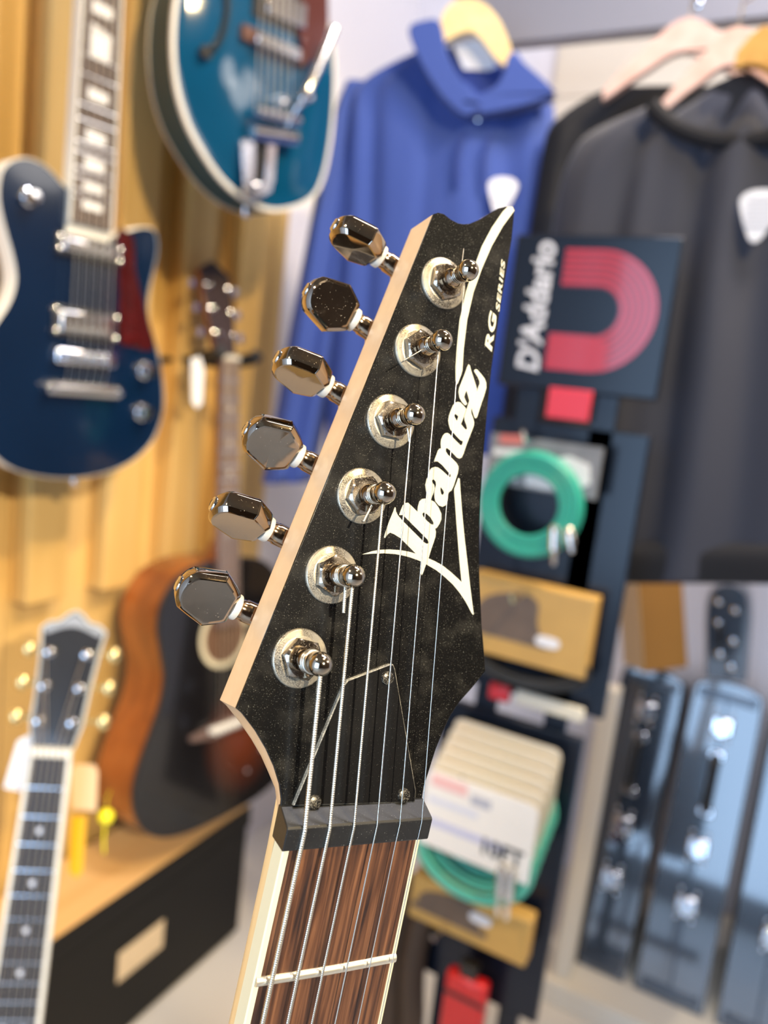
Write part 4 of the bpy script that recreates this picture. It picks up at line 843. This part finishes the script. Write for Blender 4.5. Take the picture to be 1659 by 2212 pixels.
for z, x in ((1.155, -.285), (.955, -.27), (.700, -.30), (.46, -.31)): MB(TX).tube([(x, 1.01, z), (x, .91, z), (x, .90, z + .012)], .0025, 8).build('hook', chrome1, stn)

# cable packs on the hooks
def coil(m, c, r, n, rc, sq=1.0, spread=.010, seg=48, axis='y'):
    for k in range(n):
        rr = r + spread * (2 * k / max(1, n - 1) - 1); zz = (k % 2 - .5) * rc * 1.6
        ph = random.uniform(0, 6); wob = random.uniform(-.003, .003)
        m.tube([(c[0] + rr * math.cos(2 * PI * i / seg), c[1] + zz + wob * math.sin(4 * PI * i / seg + ph), c[2] + sq * rr * math.sin(2 * PI * i / seg)) for i in range(seg)], rc, 8, closed=True)
teal = mat('teal_cable', (.030, .36, .26), .4); teal2 = mat('mint_cable', (.10, .52, .38), .4)
blackcable = mat('black_cable', (.012, .012, .012), .5)
greycard = mat('grey_card', (.20, .19, .18), .4, mottle=(40, .5)); whitecard = mat('white_card', (.80, .77, .72), .5, mottle=(20, .06)); creamcard = mat('cream_card', (.76, .68, .54), .6)
goldcard = mat('gold_card', (.56, .33, .085), .5, mottle=(18, .15)); brownink = mat('brown_ink', (.14, .095, .065), .5, mottle=(30, .4))
plug = mat('plug_silver', (.80, .78, .74), .2, .9)
a = P(1065, 935, .96); b = P(1288, 1080, .96)
pk1 = empty('cable_pack', Matrix.Translation((-.29, .96, a.z - .06)), 'teal instrument cable coil on a grey header card at the top hook', 'cable pack', 'cable packs on the stand')
lc = lambda q: (q.x + .29, q.y - .96, q.z - (a.z - .06))
l0 = lc(a); l1 = lc(b)
pc1 = MB().box(l0[0], l1[0], -.004, 0, l1[2], l0[2]).build('header_card', greycard, pk1, smooth=False)
MB().prism(spline([(lc(P(x, y, .955))[0], lc(P(x, y, .955))[2]) for x, y in ((1135, 1010), (1180, 992), (1230, 985), (1272, 1005), (1278, 1040), (1250, 1062), (1180, 1060), (1135, 1050))], 2), .005, .0062)
def lbl(parent, pts, m, y, name, F=lc, Y=.955):
    q = [F(P(px, py, Y)) for px, py in pts]; mb = MB(lambda v: (v[0], y - v[2], v[1])); mb.prism([(p[0], p[2]) for p in q], 0, .0008); return mb.build(name, m, parent, smooth=False)
lbl(pc1, [(1132, 1020), (1175, 995), (1230, 985), (1275, 1005), (1275, 1045), (1240, 1062), (1175, 1058), (1135, 1048)], whitecard, -.0042, 'white_panel')
lbl(pc1, [(1080, 938), (1130, 940), (1127, 962), (1078, 958)], mat('salmon_ink', (.62, .16, .12), .5), -.0042, 'red_patch')
lbl(pc1, [(1066, 968), (1132, 972), (1128, 985), (1064, 982)], whitecard, -.0042, 'title_line')
lbl(pc1, [(1062, 1008), (1120, 1014), (1118, 1040), (1060, 1036)], whitecard, -.0042, 'title_line')
c = lc(P(1143, 1090, .95)); m = MB(); coil(m, c, .054, 8, .0045, 1.0, .011); m.build('cable_coil', teal, pk1, angle=80)
for (x0, y0), (x1, y1) in (((1198, 1135), (1196, 1222)), ((1228, 1140), (1236, 1195))):
    p, q = Vector(lc(P(x0, y0, .94))), Vector(lc(P(x1, y1, .94))); d = (q - p); m = MB()
    m.lathe([(.004, 0), (.0065, d.length * .12), (.0065, d.length * .6), (.0048, d.length * .62), (.0032, d.length * .66), (.0032, d.length * .92), (.001, d.length)], 14, p, d.orthogonal().normalized(), d.normalized().cross(d.orthogonal().normalized()), d.normalized()); m.build('plug', plug, pk1, angle=40)
def boxpack(px0, py0, px1, py1, Y, z0lab, sticker, coilc, lab):
    a = P(px0, py0, Y); b = P(px1, py1, Y); cx_, cz_ = (a.x + b.x) / 2, (a.z + b.z) / 2
    e = empty('cable_box', Matrix.Translation((cx_, Y, cz_)), lab, 'cable box', 'gold boxed cables on the stand'); w_, h_ = (b.x - a.x) / 2, (a.z - b.z) / 2
    s = MB().box(-w_, w_, 0, .030, -h_, h_).build('sleeve', goldcard, e, bevel=.002)
    mb = MB(lambda v: (v[0], -.0003 - v[2], v[1])); mb.prism(spline([(-w_ * .85, -h_ * .15), (-w_ * .72, h_ * .45), (-.2 * w_, h_ * .74), (w_ * .12, h_ * .62), (w_ * .16, .1 * h_), (w_ * .22, -h_ * .3), (-w_ * .35, -h_ * .3)], 3), 0, .0006); mb.build('portrait_print', brownink, s, smooth=False)
    mb = MB(lambda v: (v[0], -.0003 - v[2], v[1])); mb.prism([(-w_ * .95, -h_ * .20), (w_ * .35, -h_ * .24), (w_ * .35, -h_ * .5), (-w_ * .95, -h_ * .5)], 0, .0007); mb.build('title_band', brownink, s, smooth=False)
    q = P(*sticker, Y); mb = MB(lambda v: (v[0] + q.x - cx_, -.001 - v[2], v[1] + q.z - cz_)); mb.prism(spline([(-.013, .006), (.013, .006), (.013, -.006), (-.013, -.006)], 4), 0, .0008); mb.build('sticker', mat('sticker_white', (.85, .84, .86), .5), s, smooth=False)
    if coilc: m = MB(); coil(m, (0, .012, -h_ * .92), w_ * .9, 5, .0045, .42); m.build('cable_coil', blackcable, e, angle=80)
    return e
boxpack(1020, 1235, 1262, 1470, .965, 0, (1183, 1387), True, 'gold boxed cable with black coil under the teal cable pack')
boxpack(893, 1885, 1132, 2092, .945, 0, (1038, 1985), False, 'gold boxed cable low on the stand below the mint cables')
# six white header cards one behind the other with mint cables
for k in range(6):
    Y = .885 + k * .016; dz = k * .0085
    e = empty('cable_pack', Matrix.Translation((-.29, Y, .60)), ('front most white header card pack with mint cable, lettered 10FT' if k == 0 else 'white header card with mint cable, %s behind the front pack' % ('first', 'second', 'third', 'fourth', 'fifth')[k - 1]), 'cable pack', 'mint cable packs on the lower hook')
    lx = lambda px, py: (on_plane(px, py, 1, .885).x + .29, on_plane(px, py, 1, .885).z - .60)
    tl_, tr_, br_, bl_ = lx(930, 1668), lx(1168, 1735), lx(1110, 1890), lx(925, 1835)
    zt = (tl_[1] + tr_[1]) / 2 + dz; zb = (br_[1] + bl_[1]) / 2 + dz
    mb = MB(lambda v: (v[0], -v[2], v[1])); x0, x1 = tl_[0] - .004, tr_[0]; r_ = .01
    mb.prism([(x0, zb), (x1, zb), (x1, zt - r_), (x1 - .003, zt - .003), (x1 - r_, zt), (x0 + r_, zt), (x0 + .003, zt - .003), (x0, zt - r_)], -.001, .0008)
    cdn = mb.build('header_card', [whitecard if k == 0 else creamcard], e, smooth=False)
    if k == 0:
        w_ = x1 - x0; h_ = zt - zb
        for nm, (ax, az, bx2, bz2), mt in (('pink_patch', (.05, .80, .38, .95), mat('pink_ink', (.80, .48, .46), .5)), ('grey_script', (.42, .74, .60, .86), mat('grey_ink', (.42, .43, .50), .5)), ('lilac_band', (.03, .28, .78, .38), mat('lilac_ink', (.52, .53, .70), .5)), ('lilac_line', (.04, .58, .50, .66), mat('lilac_ink2', (.62, .64, .74), .5))):
            mb = MB(lambda v: (v[0], -.0009 - v[2], v[1])); mb.prism([(x0 + ax * w_, zb + az * h_), (x0 + bx2 * w_, zb + az * h_), (x0 + bx2 * w_, zb + bz2 * h_), (x0 + ax * w_, zb + bz2 * h_)], 0, .0003); mb.build(nm, mt, cdn, smooth=False)
        text_obj('length_text', '10FT', .030, mat('black_ink', (.02, .02, .02), .5), cdn, Matrix.Translation((x0 + .74 * w_, -.0014, zb + .27 * h_)) @ Matrix.Rotation(PI / 2, 4, 'X'), .0002, .0008, 0, .95)
    m = MB(); coil(m, ((x0 + x1) / 2 - .003, .008, zb + .006), .074, 4, .0032, .80, .007); m.build('cable_coil', teal2, e, angle=80)
    if k == 0:
        for dx in (.066, .078):
            p, q = Vector((dx, -.012, zb + .02)), Vector((dx + .004, -.012, zb - .05)); d = q - p; m = MB()
            m.lathe([(.004, 0), (.006, .008), (.006, .04), (.0032, .043), (.0032, .066), (.001, .07)], 12, p, (1, 0, 0), (0, 1, 0), d.normalized()); m.build('plug', plug, e, angle=40)
# red pack and black gig strap low down
a = P(960, 2095, .93); b = P(1030, 2300, .93)
rp_ = empty('accessory_pack', Matrix.Translation(((a.x + b.x) / 2, .93, b.z)), 'red accessory pack at the bottom of the stand', 'accessory pack'); hz_ = a.z - b.z
MB().box(-.030, .030, 0, .022, 0, hz_).build('pouch', mat('red_pouch', (.60, .010, .012), .35, coat=.3), rp_, bevel=.005)
MB().box(-.030, .030, -.0008, 0, hz_ * .72, hz_ * .78).build('seam', mat('dark_seam', (.05, .01, .01), .5), rp_, smooth=False)
MB().box(-.012, .012, .004, .018, hz_, hz_ + .02).build('hang_tab', blk, rp_)
q = P(880, 2120, .97); bgp = empty('strap_pack', Matrix.Translation((q.x, .97, q.z - .16)), 'dark brown strap pack hanging left of the red pack', 'strap')
for dx in (-.022, .012): MB().tube(spline([(dx, 0, .30), (dx - .006, -.006, .2), (dx + .004, -.004, .1), (dx, 0, .0)], 4, False), [.020] * 13, 10).build('strap_fold', mat('strap_brown', (.055, .032, .018), .6), bgp, angle=80)
MB().box(-.02, .02, -.022, .012, .295, .33).build('buckle', blk, bgp, bevel=.004)

# ------------------------------------------------------------------ hard cases on the right
case_m = mat('case_black', (.020, .027, .040), .20, coat=1, bump=(260, .08, .0004)); case_m.node_tree.nodes['Principled BSDF'].inputs['Coat IOR'].default_value = 1.9
case_e = mat('case_edge', (.05, .06, .075), .25, .3, coat=.4)
def case(x0, x1, y0, zt, lab, tall=False, lean=0):
    w_ = (x1 - x0); d_ = .25; M = Matrix.Translation(((x0 + x1) / 2, y0, 0)) @ Matrix.Rotation(math.radians(-14), 4, 'X')
    e = empty('guitar_case', M, lab, 'guitar case', 'black hard cases standing in a row')
    pr = spline([(-w_ / 2, .0), (-w_ / 2, zt * .5), (-w_ / 2, zt * .92), (-w_ * .40, zt * .985), (0, zt), (w_ * .40, zt * .985), (w_ / 2, zt * .92), (w_ / 2, zt * .5), (w_ / 2, .0)], 3, False)
    sh_ = MB(lambda v: (v[0], v[2], v[1])); sh_.prism(pr, d_, .012)
    sh_ = MB(); sh_.rings([[(x * s, yy, z * (1 if s == 1 else .995) + yy * .2493 * (1 - z / zt)) for x, z in pr][::-1] for s, yy in ((.95, 0), (.985, .002), (1, .008), (1, d_))]); sh_.build('shell', case_m, e, angle=18)
    MB().box(-.0025, .0025, -.0015, .004, .01, zt * .97).build('seam_strip', case_e, e, smooth=False)
    hz = zt * .68; ha = MB().tube(spline([(0, .0, hz + .055), (0, -.026, hz + .045), (0, -.030, hz), (0, -.026, hz - .045), (0, .0, hz - .055)], 4, False), .010, 10).build('handle', blk, e, angle=70)
    for s in (-1, 1):
        MB().box(-.014, .014, -.004, .002, hz + s * .058 - .008, hz + s * .058 + .008).build('handle_mount', chrome1, e, bevel=.002)
    for lz in (zt * .48, zt * .30, zt * .86):
        lt = MB().box(-.020, .020, -.005, .002, lz - .016, lz + .016).build('latch', chrome1, e, bevel=.004)
        MB().box(-.010, .010, -.011, -.005, lz - .022, lz + .012).build('latch_lever', chrome1, lt, bevel=.003)
        for sx in (-.015, .015):
            for sz in (-.028, .028): MB().lathe([(.004, 0), (.0036, .002), (.001, .003)], 10, (sx, -.0005, lz + sz), (1, 0, 0), (0, 0, 1), (0, -1, 0)).build('rivet', chrome1, lt)
    for z in (.02, zt * .95): MB().box(-w_ * .42, w_ * .42, -.001, .01, z - .01, z + .012).build('corner_cap', case_e, e, bevel=.003)
    return e
LEDGE = .05
cs = []
for x0, x1, y0, zt, lab in ((-.236, -.106, 1.535, .64, 'black guitar case next to the cream upright panel'), (-.088, .046, 1.535, .65, 'black guitar case in the middle of the row of three'), (.068, .208, 1.535, .65, 'black guitar case at the right edge of the row')):
    e = case(x0, x1, y0, zt, lab); e.location.z = LEDGE + .003
led = empty('case_ledge', Matrix.Translation((.2, 1.7, 0)), 'low cream ledge under the black guitar cases', 'ledge')
cream_p = mat('cream_laminate', (.86, .79, .66), .45)
for x0, x1 in ((-.47, .085 - .2), (.088 - .2, .7)): MB().box(x0, x1, -.25, .22, 0, LEDGE).build('ledge_board', cream_p, led, bevel=.002)
ux0, ux1 = on_plane(1272, 1640, 1, 1.47).x, on_plane(1312, 1640, 1, 1.47).x
up_ = MB().box(ux0, ux1, 1.47, 1.515, LEDGE, on_plane(1310, 1488, 1, 1.47).z).build('upright_panel', cream_p, bevel=.004); tag(up_, 'cream upright panel left of the black guitar cases', 'panel')
# tan box behind the cases
bxo = empty('tall_box', Matrix.Translation((-.200, 1.965 - .26, 0)) @ Matrix.Rotation(math.radians(28), 4, 'Z'), 'tall tan box standing behind the first black case', 'box')
bxo.matrix_world = Matrix.Translation((-.172, 1.70, LEDGE + .628)) @ Matrix.Rotation(math.radians(-13), 4, 'Y') @ Matrix.Rotation(math.radians(38), 4, 'Z')
tan1 = mat('tan_board', (.36, .17, .035), .55, mottle=(12, .1)); tan2 = mat('tan_light', (.66, .47, .25), .55, mottle=(12, .08))
m = MB(); m.box(-.05, .05, -.045, .045, 0, .24); bo_ = m.build('carton', tan1, bxo, bevel=.002)
MB().box(-.0512, -.05, -.044, .044, .002, .238).build('lit_side', tan2, bo_, smooth=False)  # paler tan sheet: the lit left face is put into the colour
MB().box(-.045, .045, -.04, .04, .24, .2425).build('lid_flap', tan2, bxo, bevel=.001)
sc2 = empty('small_case', Matrix.Translation((-.032, 1.70, LEDGE + .634)) @ Matrix.Rotation(math.radians(-8), 4, 'Y'), 'small black studded case standing on top of the guitar cases', 'instrument case')
pr = spline([(-.040, 0), (-.042, .06), (-.044, .14), (-.034, .185), (0, .20), (.034, .185), (.044, .14), (.042, .06), (.040, 0)], 3, False)
MB().rings([[(x * s, yy, z) for x, z in pr][::-1] for s, yy in ((.88, 0), (1, .010), (1, .10))]).build('shell', case_m, sc2, angle=50)
for x, z in ((-.018, .165), (.014, .15), (-.016, .12), (.012, .085), (-.012, .055), (.01, .03)): MB().lathe([(.008, 0), (.007, .003), (.002, .005)], 12, (x, -.0005, z), (1, 0, 0), (0, 0, 1), (0, -1, 0)).build('stud', chrome1, sc2)
MB().tube([(-.012, 0, .115), (-.012, -.02, .108), (-.012, -.02, .08), (-.012, 0, .073)], .005, 8).build('handle', blk, sc2)
